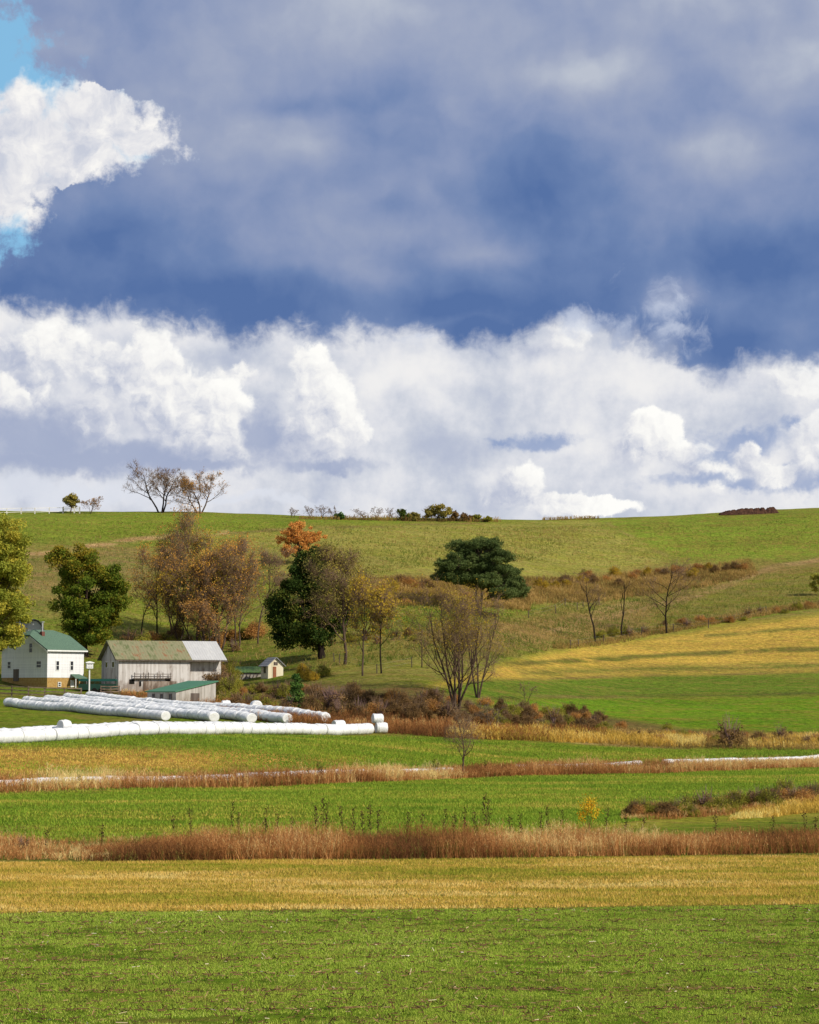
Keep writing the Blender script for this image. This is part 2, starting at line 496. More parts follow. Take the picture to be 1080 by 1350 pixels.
# elsewhere than ahead the sky is broken cloud of the same kinds
al = w.noise(dirv, 2.2, 6, .55, .4)
other = cmix(w.step(al, .42, .62), w.vm('SCALE', sky.outputs[0], scale=STR), rgb(185, 190, 204))
ahead = w.m('MULTIPLY', w.step(w.m('ABSOLUTE', az), 9.5, 16.0, 1, 0), w.step(el, 11.0, 17.0, 1, 0))
final = cmix(ahead, other, final)
bg = w.node('ShaderNodeBackground'); bg.inputs['Strength'].default_value = STR
w.put(bg.inputs['Color'], w.vm('SCALE', final, scale=1.0 / STR))
wo = w.node('ShaderNodeOutputWorld'); w.t.links.new(bg.outputs[0], wo.inputs[0])
world.cycles.sampling_method = 'MANUAL'; world.cycles.sample_map_resolution = 512
# ---------------------------------------------------------------- the ground: one sheet to the horizon
ys = list(np.linspace(-400, 20, 12))
y = 26.0
while y < 640:
    ys.append(y); y += min(max(0.2, 2.0 * y * y / 19162), 0.95)
while y < 5200:
    ys.append(y); y *= 1.12
ys = np.array(ys)
ss = np.concatenate([np.linspace(-2.2, -.26, 26)[:-1], np.arange(-.26, .2601, .00118), np.linspace(.26, 2.2, 26)[1:]])
SG, YG = np.meshgrid(ss, ys)
XG = SG * np.maximum(YG, 60.0)
ZG = terrain(XG, YG)
PXG, PYG = project(XG, YG, ZG)
PXG = np.clip(PXG, -900, 1980)
PYG = np.where(YG < 30, 1600, PYG)
PYG = np.where(YG > 565, np.minimum(PYG, 668), PYG)


def jit(amp, sc, seed):   # uneven borders, in metres on the ground turned to seen units
    return amp * (fbm(XG / sc, YG / sc * .6, seed, 3)) * 2


def line(pts):
    xs, v = zip(*pts)
    return np.interp(PXG, xs, v)


def blend(base, top, a):
    return base * (1 - a[..., None]) + np.array(top[:3]) * a[..., None]


def soft(d, f):
    return np.clip(d / f * .5 + .5, 0, 1)


A = np.zeros(XG.shape + (3,)); B = np.zeros_like(A)
BIAS = np.zeros(XG.shape)     # shifts the patchiness towards B
DIRT = np.zeros(XG.shape)     # bare soil speckle


def warm(c):
    g = min(1.0, max(0.0, (c[1] - c[0]) / (c[1] + 1e-6)) * 3)
    return (c[0] * (1 + .36 * g), c[1], c[2] * (1 - .30 * g), 1.0)


def put(mask, a, b, bias=0.0, dirt=0.0):
    global A, B, BIAS, DIRT
    a, b = warm(a), warm(b)
    A = blend(A, a, mask); B = blend(B, b, mask)
    BIAS = BIAS * (1 - mask) + bias * mask
    DIRT = DIRT * (1 - mask) + dirt * mask


def band(bottom, top, a, b, bias=0.0, dirt=0.0, f=2.0, wob=2.0, seed=1):
    j = jit(wob, 6, seed)
    put(soft(line(bottom) + j - PYG, f) * soft(PYG - line(top) - j, f), a, b, bias, dirt)


def poly(pts, a, b, bias=0.0, dirt=0.0, f=3.0, wob=3.0, seed=2):
    j = jit(wob, 7, seed)
    X, Y = PXG + j, PYG + jit(wob * .5, 7, seed + 40)
    inside = np.zeros(X.shape, bool); dist = np.full(X.shape, 1e9)
    n = len(pts)
    for i in range(n):
        (x0, y0), (x1, y1) = pts[i], pts[(i + 1) % n]
        cond = (y0 > Y) != (y1 > Y)
        with np.errstate(divide='ignore', invalid='ignore'):
            xi = (x1 - x0) * (Y - y0) / (y1 - y0 + 1e-12) + x0
        inside ^= cond & (X < xi)
        t = np.clip(((X - x0) * (x1 - x0) + (Y - y0) * (y1 - y0)) / ((x1 - x0) ** 2 + (y1 - y0) ** 2 + 1e-9), 0, 1)
        dist = np.minimum(dist, np.hypot(X - x0 - t * (x1 - x0), Y - y0 - t * (y1 - y0)))
    put(soft(np.where(inside, dist, -dist), f), a, b, bias, dirt)


def track(pts, width, a, b, strength=1.0, wob=2.0, seed=5):
    X, Y = PXG + jit(wob, 9, seed), PYG + jit(wob, 5, seed + 3)
    dist = np.full(X.shape, 1e9)
    for (x0, y0), (x1, y1) in zip(pts[:-1], pts[1:]):
        t = np.clip(((X - x0) * (x1 - x0) + (Y - y0) * (y1 - y0)) / ((x1 - x0) ** 2 + (y1 - y0) ** 2 + 1e-9), 0, 1)
        dist = np.minimum(dist, np.hypot(X - x0 - t * (x1 - x0), Y - y0 - t * (y1 - y0)))
    br = np.clip(.70 + 2.4 * fbm(XG / 5, YG / 4, seed + 9, 3), 0, 1)
    put(soft(width - dist, 1.6) * np.clip(strength * br, 0, 1), a, b, 0.0, .1)


GRASS, LUSH, OLIVE = alb(104, 134, 44), alb(92, 140, 42), alb(128, 132, 58)
DULL, TAN, OCHRE = alb(118, 116, 58), alb(168, 132, 84), alb(196, 164, 72)
BROWN, RUST, EARTH = alb(112, 86, 56), alb(150, 108, 66), alb(104, 84, 58)
# hill as a whole, then fields over it from far to near
put(np.ones(XG.shape), GRASS, OLIVE, .0)
ALL = [(-900, 0), (1980, 0)]
band([(-900, 760), (1980, 760)], ALL, alb(112, 140, 50), alb(134, 140, 64), .05)
band([(0, 716), (180, 722), (320, 700), (420, 694), (640, 690), (780, 686)], [(0, 672), (400, 679), (640, 684), (780, 682), (800, 900)], alb(100, 134, 46), alb(122, 138, 58), -.1)
poly([(330, 706), (430, 696), (640, 692), (770, 686), (800, 690), (850, 722), (880, 738), (900, 760), (480, 770), (400, 760), (300, 740)], alb(134, 140, 58), alb(152, 146, 72), .0, 0, 9, 9)
poly([(785, 684), (950, 674), (1300, 664), (1300, 742), (1010, 744), (900, 742), (850, 720), (790, 690)], alb(104, 142, 52), alb(112, 128, 54), -.02, 0, 8, 8)
poly([(-300, 724), (60, 722), (170, 716), (240, 745), (60, 830), (-300, 840)], alb(122, 126, 62), alb(140, 120, 74), .0, 0, 14, 10)
poly([(-300, 800), (60, 800), (200, 840), (330, 846), (420, 850), (560, 840), (560, 890), (330, 912), (120, 900), (-300, 905)], alb(92, 124, 44), alb(120, 122, 56), .0, 0, 14, 10)
poly([(480, 772), (560, 756), (700, 766), (900, 742), (1000, 740), (900, 772), (840, 790), (770, 800), (640, 800), (520, 800)], alb(152, 130, 72), alb(126, 124, 60), .0, 0, 8, 8)
poly([(470, 800), (560, 790), (650, 800), (720, 800), (700, 816), (560, 830), (480, 832)], alb(98, 136, 44), alb(116, 126, 54), -.06, 0, 8, 8)
poly([(560, 826), (720, 808), (820, 800), (910, 770), (1010, 742), (1080, 738), (1300, 730), (1300, 790), (1080, 800), (900, 832), (760, 848), (600, 870), (480, 880), (500, 840)], alb(122, 116, 56), alb(148, 122, 72), .02, .05, 9, 8)
poly([(860, 800), (960, 770), (1060, 750), (1300, 745), (1300, 790), (1080, 796), (950, 815), (850, 830)], alb(104, 126, 48), alb(128, 122, 60), .0, 0, 9, 8)
poly([(420, 850), (520, 846), (640, 850), (640, 890), (560, 900), (420, 900)], alb(112, 134, 50), alb(146, 138, 68), .02, 0, 10, 8)
poly([(430, 856), (560, 852), (600, 868), (440, 876)], alb(150, 138, 74), alb(120, 128, 56), .0, 0, 7, 6)
# tracks worn into the hill
track([(-50, 733), (60, 729), (140, 717), (186, 710), (300, 702)], 2.6, alb(200, 164, 116), alb(166, 134, 90))
track([(300, 703), (420, 696), (560, 692), (640, 690)], 1.3, alb(112, 92, 62), alb(140, 116, 76), .8)
track([(1180, 726), (1080, 738), (1010, 750), (960, 772), (900, 790), (840, 804), (760, 822), (720, 834)], 3.4, alb(190, 152, 108), alb(150, 122, 80), .75)
track([(760, 815), (790, 806), (815, 798), (840, 796)], 2.8, alb(196, 160, 112), alb(156, 126, 84), .9)
track([(800, 690), (830, 706), (858, 724), (880, 732)], 1.6, alb(156, 128, 84), alb(140, 116, 76), .7)
track([(640, 905), (760, 852), (880, 838), (1000, 812), (1080, 800), (1200, 790)], 2.4, alb(104, 146, 46), alb(96, 136, 46), .9)
# the striped slope: straw, winter wheat
poly([(560, 905), (640, 884), (690, 868), (770, 852), (890, 836), (1000, 820), (1080, 810), (1300, 788), (1300, 886), (1080, 887), (860, 891), (640, 898)], alb(206, 170, 74), alb(172, 154, 64), -.08, .0, 6, 5)
track([(670, 876), (780, 870), (900, 862), (1080, 856), (1300, 846)], 3.2, alb(124, 116, 54), alb(106, 116, 48), 1.8)
track([(930, 838), (1080, 828), (1300, 816)], 2.0, alb(120, 126, 54), alb(140, 126, 58), 1.6)
poly([(680, 884), (900, 876), (1300, 868), (1300, 880), (860, 886), (690, 891)], alb(172, 150, 70), alb(118, 124, 54), .02, 0, 4, 3)
track([(640, 897), (860, 891), (1080, 887), (1300, 884)], 1.3, alb(150, 124, 76), alb(130, 104, 62), .9)
poly([(560, 925), (620, 899), (860, 892), (1080, 888), (1300, 886), (1300, 915), (1080, 916), (860, 918), (640, 921)], alb(96, 136, 50), alb(118, 134, 58), -.05, .12, 2)
track([(640, 920), (760, 918), (1080, 914), (1300, 912)], 1.5, alb(98, 96, 50), alb(88, 116, 44), .9)
track([(700, 917), (860, 921)], 1.2, alb(176, 150, 92), alb(150, 134, 76), .7)
poly([(620, 926), (760, 922), (1080, 918), (1300, 916), (1300, 975), (1080, 972), (960, 966), (860, 955), (760, 940), (640, 940)], alb(98, 150, 40), alb(124, 146, 54), -.03, 0, 2)
# hollow with the hedgerow, bank and farmyard
poly([(280, 905), (420, 900), (560, 905), (640, 930), (800, 945), (900, 962), (1090, 968), (1090, 985), (860, 985), (700, 975), (560, 972), (480, 965), (330, 935)], alb(130, 104, 62), alb(116, 112, 54), .0, .1)
poly([(600, 955), (700, 958), (850, 968), (1100, 968), (1300, 970), (1300, 986), (1000, 986), (800, 984), (700, 974), (600, 968)], alb(190, 158, 74), alb(150, 130, 66), .0)
poly([(-300, 902), (60, 902), (200, 896), (290, 900), (300, 935), (100, 920), (-300, 924)], alb(124, 98, 66), alb(112, 112, 56), .0, .15)
poly([(-300, 900), (10, 905), (120, 906), (125, 915), (-300, 914)], alb(98, 136, 48), alb(118, 126, 56), -.05)
# the meadow with the bales
poly([(-900, 920), (60, 917), (290, 930), (450, 945), (560, 962), (700, 975), (850, 985), (1100, 986), (1980, 980), (1980, 1016), (1080, 1006), (800, 1012), (540, 1022), (0, 1043), (-900, 1080)], alb(104, 140, 44), alb(138, 146, 58), -.05)
poly([(60, 940), (200, 950), (330, 962), (450, 958), (520, 965), (560, 975), (420, 968), (200, 960)], alb(150, 140, 66), alb(120, 136, 52), .0)
poly([(-900, 985), (0, 987), (120, 984), (300, 988), (380, 996), (480, 1002), (380, 1012), (200, 1016), (0, 1022), (-900, 1040)], alb(206, 160, 76), alb(160, 140, 62), -.06, .05, 5, 8)
poly([(560, 985), (700, 982), (700, 988), (600, 990)], alb(180, 160, 74), alb(130, 140, 56), .0)
track([(560, 962), (640, 970), (760, 978), (900, 986)], 1.4, alb(206, 178, 122), alb(180, 150, 96), .8)
# stream-side weeds, wheat, weeds, stubble, near wheat
band([(-900, 1080), (0, 1046), (430, 1033), (540, 1029), (740, 1021), (1080, 1013), (1980, 990)], [(-900, 1056), (0, 1028), (540, 1013), (800, 1003), (1080, 995), (1980, 975)], RUST, DULL, .05, .2)
band([(-900, 1118), (0, 1110), (540, 1106), (800, 1102), (1080, 1100), (1980, 1090)], [(-900, 1080), (0, 1046), (430, 1033), (540, 1029), (740, 1021), (1080, 1013), (1980, 990)], alb(104, 148, 40), alb(140, 154, 54), -.05, 0, 2)
poly([(-300, 1086), (120, 1090), (420, 1086), (760, 1082), (860, 1080), (860, 1112), (-300, 1114)], alb(126, 150, 48), alb(158, 156, 62), .03)
poly([(700, 1096), (800, 1088), (960, 1064), (1080, 1050), (1300, 1040), (1300, 1110), (700, 1112)], alb(168, 158, 62), alb(128, 146, 50), .02)
poly([(760, 1100), (900, 1086), (1080, 1080), (1300, 1076), (1300, 1098), (800, 1106)], alb(104, 142, 46), alb(136, 142, 54), -.02, .1)
band([(-900, 1142), (0, 1137), (400, 1134), (1080, 1128), (1980, 1120)], [(-900, 1112), (0, 1104), (130, 1108), (1080, 1104), (1980, 1100)], alb(134, 124, 62), alb(110, 124, 50), .0, .15)
band([(-900, 1220), (0, 1204), (540, 1198), (1080, 1192), (1980, 1182)], [(-900, 1142), (0, 1137), (400, 1134), (1080, 1128), (1980, 1120)], alb(206, 172, 84), alb(140, 148, 50), .02, .04, 1.5)
band([(-900, 1600), (1980, 1600)], [(-900, 1220), (0, 1204), (540, 1198), (1080, 1192), (1980, 1182)], alb(100, 142, 42), alb(112, 138, 48), -.1, .12, 1.2)

hill = (1 + .13 * np.clip((905 - PYG) / 60, 0, 1))[..., None]   # pasture and slope colour lightened to make up for the weaker sunlight there
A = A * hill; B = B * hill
up_ = (.09 * np.clip((900 - PYG) / 60, 0, 1))[..., None]
A = A * (1 - up_) + np.array(alb(176, 146, 92)[:3]) * up_; B = B * (1 - up_) + np.array(alb(176, 146, 92)[:3]) * up_
nr, nc = XG.shape
me = bpy.data.meshes.new('ground')
V = np.stack([XG, YG, ZG], -1).reshape(-1, 3)
i = np.arange(nr - 1)[:, None] * nc + np.arange(nc - 1)[None]
Fq = np.stack([i, i + 1, i + nc + 1, i + nc], -1).reshape(-1, 4)
me.vertices.add(len(V)); me.vertices.foreach_set('co', V.astype(np.float32).ravel())
me.loops.add(Fq.size); me.loops.foreach_set('vertex_index', Fq.astype(np.int32).ravel())
me.polygons.add(len(Fq)); me.polygons.foreach_set('loop_start', (np.arange(len(Fq)) * 4).astype(np.int32))
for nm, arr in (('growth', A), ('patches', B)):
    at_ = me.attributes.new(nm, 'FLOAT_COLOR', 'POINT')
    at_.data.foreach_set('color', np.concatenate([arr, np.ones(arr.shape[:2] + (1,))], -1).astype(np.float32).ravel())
for nm, arr in (('bias', BIAS), ('bare', DIRT)):
    at_ = me.attributes.new(nm, 'FLOAT', 'POINT'); at_.data.foreach_set('value', arr.astype(np.float32).ravel())
me.update(calc_edges=True); me.polygons.foreach_set('use_smooth', np.ones(len(Fq), bool))
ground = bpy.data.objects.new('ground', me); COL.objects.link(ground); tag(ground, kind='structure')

gm, n, out = new_mat('field_ground')
geo = n.node('ShaderNodeNewGeometry')
pos = geo.outputs['Position']
n1_ = n.noise(n.vm('MULTIPLY', pos, (.10, .28, .3)), 1.0, 7, .62, .3)
n2_ = n.noise(n.vm('MULTIPLY', pos, (.9, 1.6, 1.5)), 1.0, 6, .65)
n3_ = n.noise(pos, 9.0, 4, .7)
mixv = n.m('ADD', n.m('MULTIPLY_ADD', n1_, .62, n.m('MULTIPLY', n2_, .38)), n.attr('bias'))
c_ = n.mix(n.step(mixv, .43, .57), n.attr('growth', 'Color'), n.attr('patches', 'Color'))
n4_ = n.noise(n.vm('MULTIPLY', pos, (1.5, 1.0, 1.0)), 1.0, 9, .78)
n5_ = n.noise(n.vm('MULTIPLY', pos, (.035, .07, .07)), 1.0, 5, .6)
tone = n.m('ADD', n.step(n2_, .25, .75, .86, 1.14), n.step(n3_, .25, .75, -.12, .12))
tone = n.m('ADD', tone, n.m('ADD', n.step(n4_, .32, .68, -.42, .42), n.step(n5_, .3, .7, -.12, .12)))
c_ = n.vm('SCALE', c_, scale=tone)
n6_ = n.noise(n.vm('MULTIPLY', pos, (.42, .55, .6)), 1.0, 10, .80)
n7_ = n.noise(n.vm('ADD', n.vm('MULTIPLY', pos, (.30, .42, .6)), (31, 7, 3)), 1.0, 10, .80)
c_ = n.mix(n.step(n6_, .50, .60, 0, .62), c_, n.vm('MULTIPLY', n.vm('ADD', c_, alb(176, 132, 84)[:3]), (.5, .46, .5)))
c_ = n.mix(n.step(n7_, .50, .60, 0, .60), c_, n.vm('MULTIPLY', c_, (.60, .80, .62)))
bare_n = n.noise(n.vm('MULTIPLY', pos, (.9, 3.0, 2)), 1.6, 5, .7)
bare_f = n.step(n.m('MULTIPLY_ADD', n.m('SUBTRACT', n3_, .5), .5, n.m('ADD', bare_n, n.m('MULTIPLY', n.attr('bare'), .35))), .62, .74)
c_ = n.mix(n.m('MULTIPLY', bare_f, n.m('MINIMUM', n.m('MULTIPLY', n.attr('bare'), 4), .8)), c_, alb(112, 84, 56))
hb = n.m('ADD', n.m('MULTIPLY', n2_, 1.0), n.m('MULTIPLY', n3_, .35))
hb = n.m('ADD', hb, n4_)
principled(n, out, c_, .95, .03, hb, 1.0, .30)
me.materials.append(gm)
# ---------------------------------------------------------------- plants: branches, leaves, stems
def leaf_mat(name, stops, trans=.35, lo=.0, hi=1.0):
    m, n, out = new_mat(name)
    c = n.ramp(n.attr('tint'), stops)
    oi = n.node('ShaderNodeObjectInfo')
    c = n.vm('SCALE', c, scale=n.m('MULTIPLY_ADD', oi.outputs['Random'], .3, .85))
    d = n.node('ShaderNodeBsdfDiffuse'); n.put(d.inputs[0], c)
    t = n.node('ShaderNodeBsdfTranslucent'); n.put(t.inputs[0], c)
    mx = n.node('ShaderNodeMixShader'); mx.inputs[0].default_value = trans
    n.t.links.new(d.outputs[0], mx.inputs[1]); n.t.links.new(t.outputs[0], mx.inputs[2])
    n.t.links.new(mx.outputs[0], out.inputs[0])
    return m


def bark_mat(name, a, b):
    m, n, out = new_mat(name)
    pos = n.node('ShaderNodeTexCoord').outputs['Object']
    f = n.noise(n.vm('MULTIPLY', pos, (4, 4, .8)), 1.0, 5, .6)
    principled(n, out, n.mix(n.step(f, .35, .65), a, b), .95, .05, f, .6, .05)
    return m


L3 = lambda a, b, c: [(0.0, a), (.5, b), (1.0, c)]
GL = .55     # leaves shade each other, so their own colour is lighter than the crown looks
lf = lambda *c: alb(*c, k=GL)
M_BARK = bark_mat('grey_brown_bark', alb(112, 94, 80), alb(76, 62, 54))
M_DARKBARK = bark_mat('dark_bark', alb(60, 50, 44), alb(38, 32, 29))
M_PALEBARK = bark_mat('pale_bark', alb(132, 116, 98), alb(88, 74, 62))
M_TWIG = bark_mat('twigs', alb(150, 124, 98), alb(114, 92, 74))
M_WILLOW = leaf_mat('yellow_green_leaves', L3(lf(88, 98, 38), lf(122, 122, 46), lf(154, 136, 52)))
M_MAPLE = leaf_mat('green_and_rust_leaves', L3(lf(60, 76, 28), lf(84, 98, 32), lf(136, 116, 40)))
M_DARKLEAF = leaf_mat('dark_green_leaves', L3(lf(34, 48, 22), lf(50, 64, 26), lf(90, 88, 34)), .25)
M_PINE = leaf_mat('pine_needles', L3(lf(50, 60, 34), lf(66, 78, 42), lf(94, 102, 58)), .15)
M_ORANGE = leaf_mat('orange_leaves', L3(lf(148, 102, 54), lf(174, 120, 62), lf(192, 142, 80)), .25)
M_BROWNLEAF = leaf_mat('rust_brown_leaves', L3(lf(122, 86, 48), lf(148, 108, 52), lf(168, 130, 56)), .35)
M_GOLDLEAF = leaf_mat('gold_olive_leaves', L3(lf(106, 98, 40), lf(138, 116, 42), lf(164, 134, 44)), .35)
M_GREYLEAF = leaf_mat('sparse_olive_leaves', L3(lf(88, 84, 52), lf(112, 104, 52), lf(142, 124, 54)), .3)
M_HEDGE = leaf_mat('hedgerow_brown_leaves', L3(lf(76, 60, 42), lf(100, 78, 50), lf(128, 104, 64)), .3)
M_RUSTY = leaf_mat('rusty_scrub_leaves', L3(lf(120, 84, 52), lf(146, 108, 60), lf(172, 136, 72)), .3)
M_OLIVE = leaf_mat('olive_scrub_leaves', L3(lf(78, 84, 34), lf(112, 110, 44), lf(150, 134, 54)), .3)
M_CEDAR = leaf_mat('cedar_scales', L3(lf(34, 56, 26), lf(56, 78, 34), lf(84, 98, 44)), .15)
M_PURPLE = bark_mat('purple_grey_stems', alb(150, 122, 116), alb(112, 88, 84))


def perp(d, rng):
    a = rng.normal(size=3); a -= d * a.dot(d)
    return a / (np.linalg.norm(a) + 1e-9)


def skeleton(rng, H, levels=3, stems=1, first=.3, nb=(9, 6, 5), ratio=(.55, .5, .5), ang=(48, 45, 45), r0=None, wob=.10, up=.06, spread=.0, lean=(0, 0)):
    """limbs as (points, radii, level) and the ends of the finest ones"""
    r0 = r0 or H * .018
    limbs, tips = [], []

    def go(p, d, L, r, lv):
        n = max(4, int(7 - lv))
        pts = [p]; rad = [r]
        for k in range(n):
            d = d + rng.normal(size=3) * wob * (1 + .5 * lv); d[2] += up * (1 if lv else .6)
            d = d / np.linalg.norm(d)
            p = p + d * L / n; pts.append(p); rad.append(r * (1 - .72 * (k + 1) / n))
        limbs.append((np.array(pts), np.array(rad), lv))
        if lv >= levels:
            tips.append((pts[-1], d)); tips.append((pts[len(pts) // 2], d))
            return
        m = nb[lv]
        t0 = first if lv == 0 else .22
        for k in range(m):
            t = t0 + (1 - t0) * (k + rng.random()) / m
            q = t * n; i = min(int(q), n - 1); f = q - i
            pp = np.array(pts[i]) * (1 - f) + np.array(pts[i + 1]) * f
            dd = np.array(pts[i + 1]) - np.array(pts[i]); dd /= np.linalg.norm(dd)
            an = math.radians(ang[lv] * (.75 + .5 * rng.random()))
            nd = dd * math.cos(an) + perp(dd, rng) * math.sin(an)
            LL = L * ratio[lv] * (1.15 - .65 * t) * (.75 + .5 * rng.random())
            go(pp, nd, LL, max(.012, rad[i] * .58), lv + 1)

    for s in range(stems):
        a = 2 * math.pi * (s + rng.random() * .6) / max(stems, 1)
        tilt = spread * (.6 + .8 * rng.random()) if stems > 1 else 0.0
        d0 = np.array([math.cos(a) * tilt + lean[0], math.sin(a) * tilt + lean[1], 1.0])
        off = np.array([math.cos(a), math.sin(a), 0]) * (r0 * 1.8 if stems > 1 else 0)
        go(off + [0, 0, -.3], d0 / np.linalg.norm(d0), H * (.8 + .25 * rng.random() if stems > 1 else .97), r0, 0)
    return limbs, tips


def fit(limbs, tips, width, height):
    P = np.concatenate([l[0] for l in limbs])
    lo, hi = np.percentile(P[:, 0], 1), np.percentile(P[:, 0], 99)
    kx = width / (hi - lo); kz = height / P[:, 2].max()
    S = np.array([kx, kx, kz])
    return [(p * S, r, lv) for p, r, lv in limbs], [(p * S, d) for p, d in tips]


def wood(limbs, parent, mat_t, mat_b, split=1, kmax=7, rmin=.0):
    a, b = MB(), MB()
    for p, r, lv in limbs:
        (a if lv <= split else b).tube(p, np.maximum(r, rmin), max(3, kmax - 2 * lv), lv == 0)
    a.build('trunk', mat_t, parent, True)
    return b


def fine(mb, rng, tips, n=5, L=.8, r=.018):
    P, D = np.array([t[0] for t in tips]), np.array([t[1] for t in tips])
    P = np.repeat(P, n, 0); D = np.repeat(D, n, 0)
    D = D + rng.normal(size=D.shape) * .55; D[:, 2] += .15; D /= np.linalg.norm(D, axis=1, keepdims=True)
    Q = P + D * (L * (.5 + rng.random((len(P), 1))))
    A = np.cross(D, rng.normal(size=D.shape)); A /= np.linalg.norm(A, axis=1, keepdims=True) + 1e-9
    Bv = np.cross(D, A)
    V = np.stack([P + A * r, P - .5 * A * r + .87 * Bv * r, P - .5 * A * r - .87 * Bv * r, Q], 1)
    o = np.arange(len(P))[:, None] * 4
    F = np.concatenate([o + [0, 1, 3], o + [1, 2, 3], o + [2, 0, 3]])
    mb.add(V.reshape(-1, 3), F)
    return Q


def leaves(mb, rng, C, size, tint, up=.25, aspect=.6):
    n = len(C)
    if n == 0: return
    N_ = rng.normal(size=(n, 3)); N_[:, 2] += up; N_ /= np.linalg.norm(N_, axis=1, keepdims=True)
    A = np.cross(N_, rng.normal(size=(n, 3))); A /= np.linalg.norm(A, axis=1, keepdims=True) + 1e-9
    Bv = np.cross(N_, A)
    s = size * (.6 + .8 * rng.random((n, 1)))
    V = np.stack([C - A * s, C - Bv * s * aspect, C + A * s, C + Bv * s * aspect], 1)
    V[:, 0] += N_ * s * .15; V[:, 2] += N_ * s * .15
    F = np.arange(n * 4).reshape(-1, 4)
    mb.add(V.reshape(-1, 3), F, np.repeat(np.clip(tint, 0.001, 1), 4))


def clump_leaves(rng, centers, rc, per, flat=.75):
    D = rng.normal(size=(len(centers), per, 3)); D /= np.linalg.norm(D, axis=2, keepdims=True)
    R = rc[:, None, None] * (rng.random((len(centers), per, 1)) ** .45)
    R = R * (.75 + .5 * vnoise(D[..., 0] * 2.5 + np.arange(len(centers))[:, None] * 3.1, D[..., 1] * 2.5 + D[..., 2] * 2, 5))[..., None]
    P = centers[:, None] + D * R * [1, 1, flat]
    return P.reshape(-1, 3)


def seen(base, bpx, bpy_, px, py):
    k = mpp(base)
    return (px - bpx) * k, (bpy_ - py) * k, k


def leafy_tree(name, label, cat, bpx, bpy_, ell, mat, ncl=110, per=150, size=.30, bark=None, r0=.28, seed=1, group=None,
               rc=(.7, 1.5), depth=.9, gold=None, limbs=True, fork=.35, crown='crown'):
    """ell: rounded masses of the crown as seen (px, py, half width, half height) at the distance of the foot"""
    rng = np.random.default_rng(seed)
    b = at(bpx, bpy_) if not hasattr(bpy_, '__len__') else np.array(bpy_)
    by = bpy_ if not hasattr(bpy_, '__len__') else project(*b)[1]
    t = thing(name, label, cat, b, 0, group)
    Cs, Rs = [], []
    wts = np.array([e[2] * e[3] for e in ell], float); wts /= wts.sum()
    for e, wt in zip(ell, wts):
        x, z, k = seen(b, bpx, by, e[0], e[1])
        rx, rz = e[2] * k, e[3] * k
        m = max(3, int(round(ncl * wt)))
        D = rng.normal(size=(m, 3)); D /= np.linalg.norm(D, axis=1, keepdims=True)
        R = rng.random((m, 1)) ** .38
        c = np.array([x, 0, z]) + D * R * [rx * .86, rx * depth, rz * .86]
        Cs.append(c); Rs.append(rng.uniform(rc[0], rc[1], m))
    C = np.concatenate(Cs); R = np.concatenate(Rs)
    top = C[:, 2].max(); low = max(C[:, 2].min(), .3)
    m_ = MB(); P = clump_leaves(rng, C, R, per)
    P = P[P[:, 2] > .15]
    ct = rng.random(len(C)); tint = np.repeat(ct, per)
    tint = tint[:len(P)] if len(tint) != len(P) else tint
    tint = .45 * tint + .45 * rng.random(len(P)) + .05
    if gold is not None: tint = tint + gold(P / max(top, 1))
    leaves(m_, rng, P, size, tint)
    m_.build(crown, mat, t)
    tr = MB()
    hx = float(np.average(C[:, 0])); fz = max(low * .9, top * fork)
    n = 7
    tz = np.linspace(-.3, max(fz, top * .62), n)
    pts = np.stack([hx * .75 * (np.clip(tz, 0, None) / max(tz[-1], .1)) ** 1.3 + rng.normal(size=n) * .06, rng.normal(size=n) * .06, tz], 1)
    rad = r0 * (1 - .6 * np.linspace(0, 1, n)); rad[0] *= 1.35
    tr.tube(pts, rad, 8)
    if limbs:
        pick = rng.choice(len(C), min(len(C), 46), replace=False)
        for q in pick:
            tt = min(.98, max(.25, (C[q, 2] / top) * .8 - .12 + .1 * rng.random()))
            i = tt * (n - 1); k0 = min(int(i), n - 2); f = i - k0
            s = pts[k0] * (1 - f) + pts[k0 + 1] * f
            e_ = C[q]; mid = s * .5 + e_ * .5 + rng.normal(size=3) * .25 + [0, 0, .12 * np.linalg.norm(e_ - s)]
            u = np.linspace(0, 1, 6)[:, None]
            cur = s * (1 - u) ** 2 + 2 * mid * u * (1 - u) + e_ * u ** 2
            tr.tube(cur, np.linspace(r0 * .34, .025, 6), 4, False)
    tr.build('trunk', bark or M_BARK, t, True)
    return t


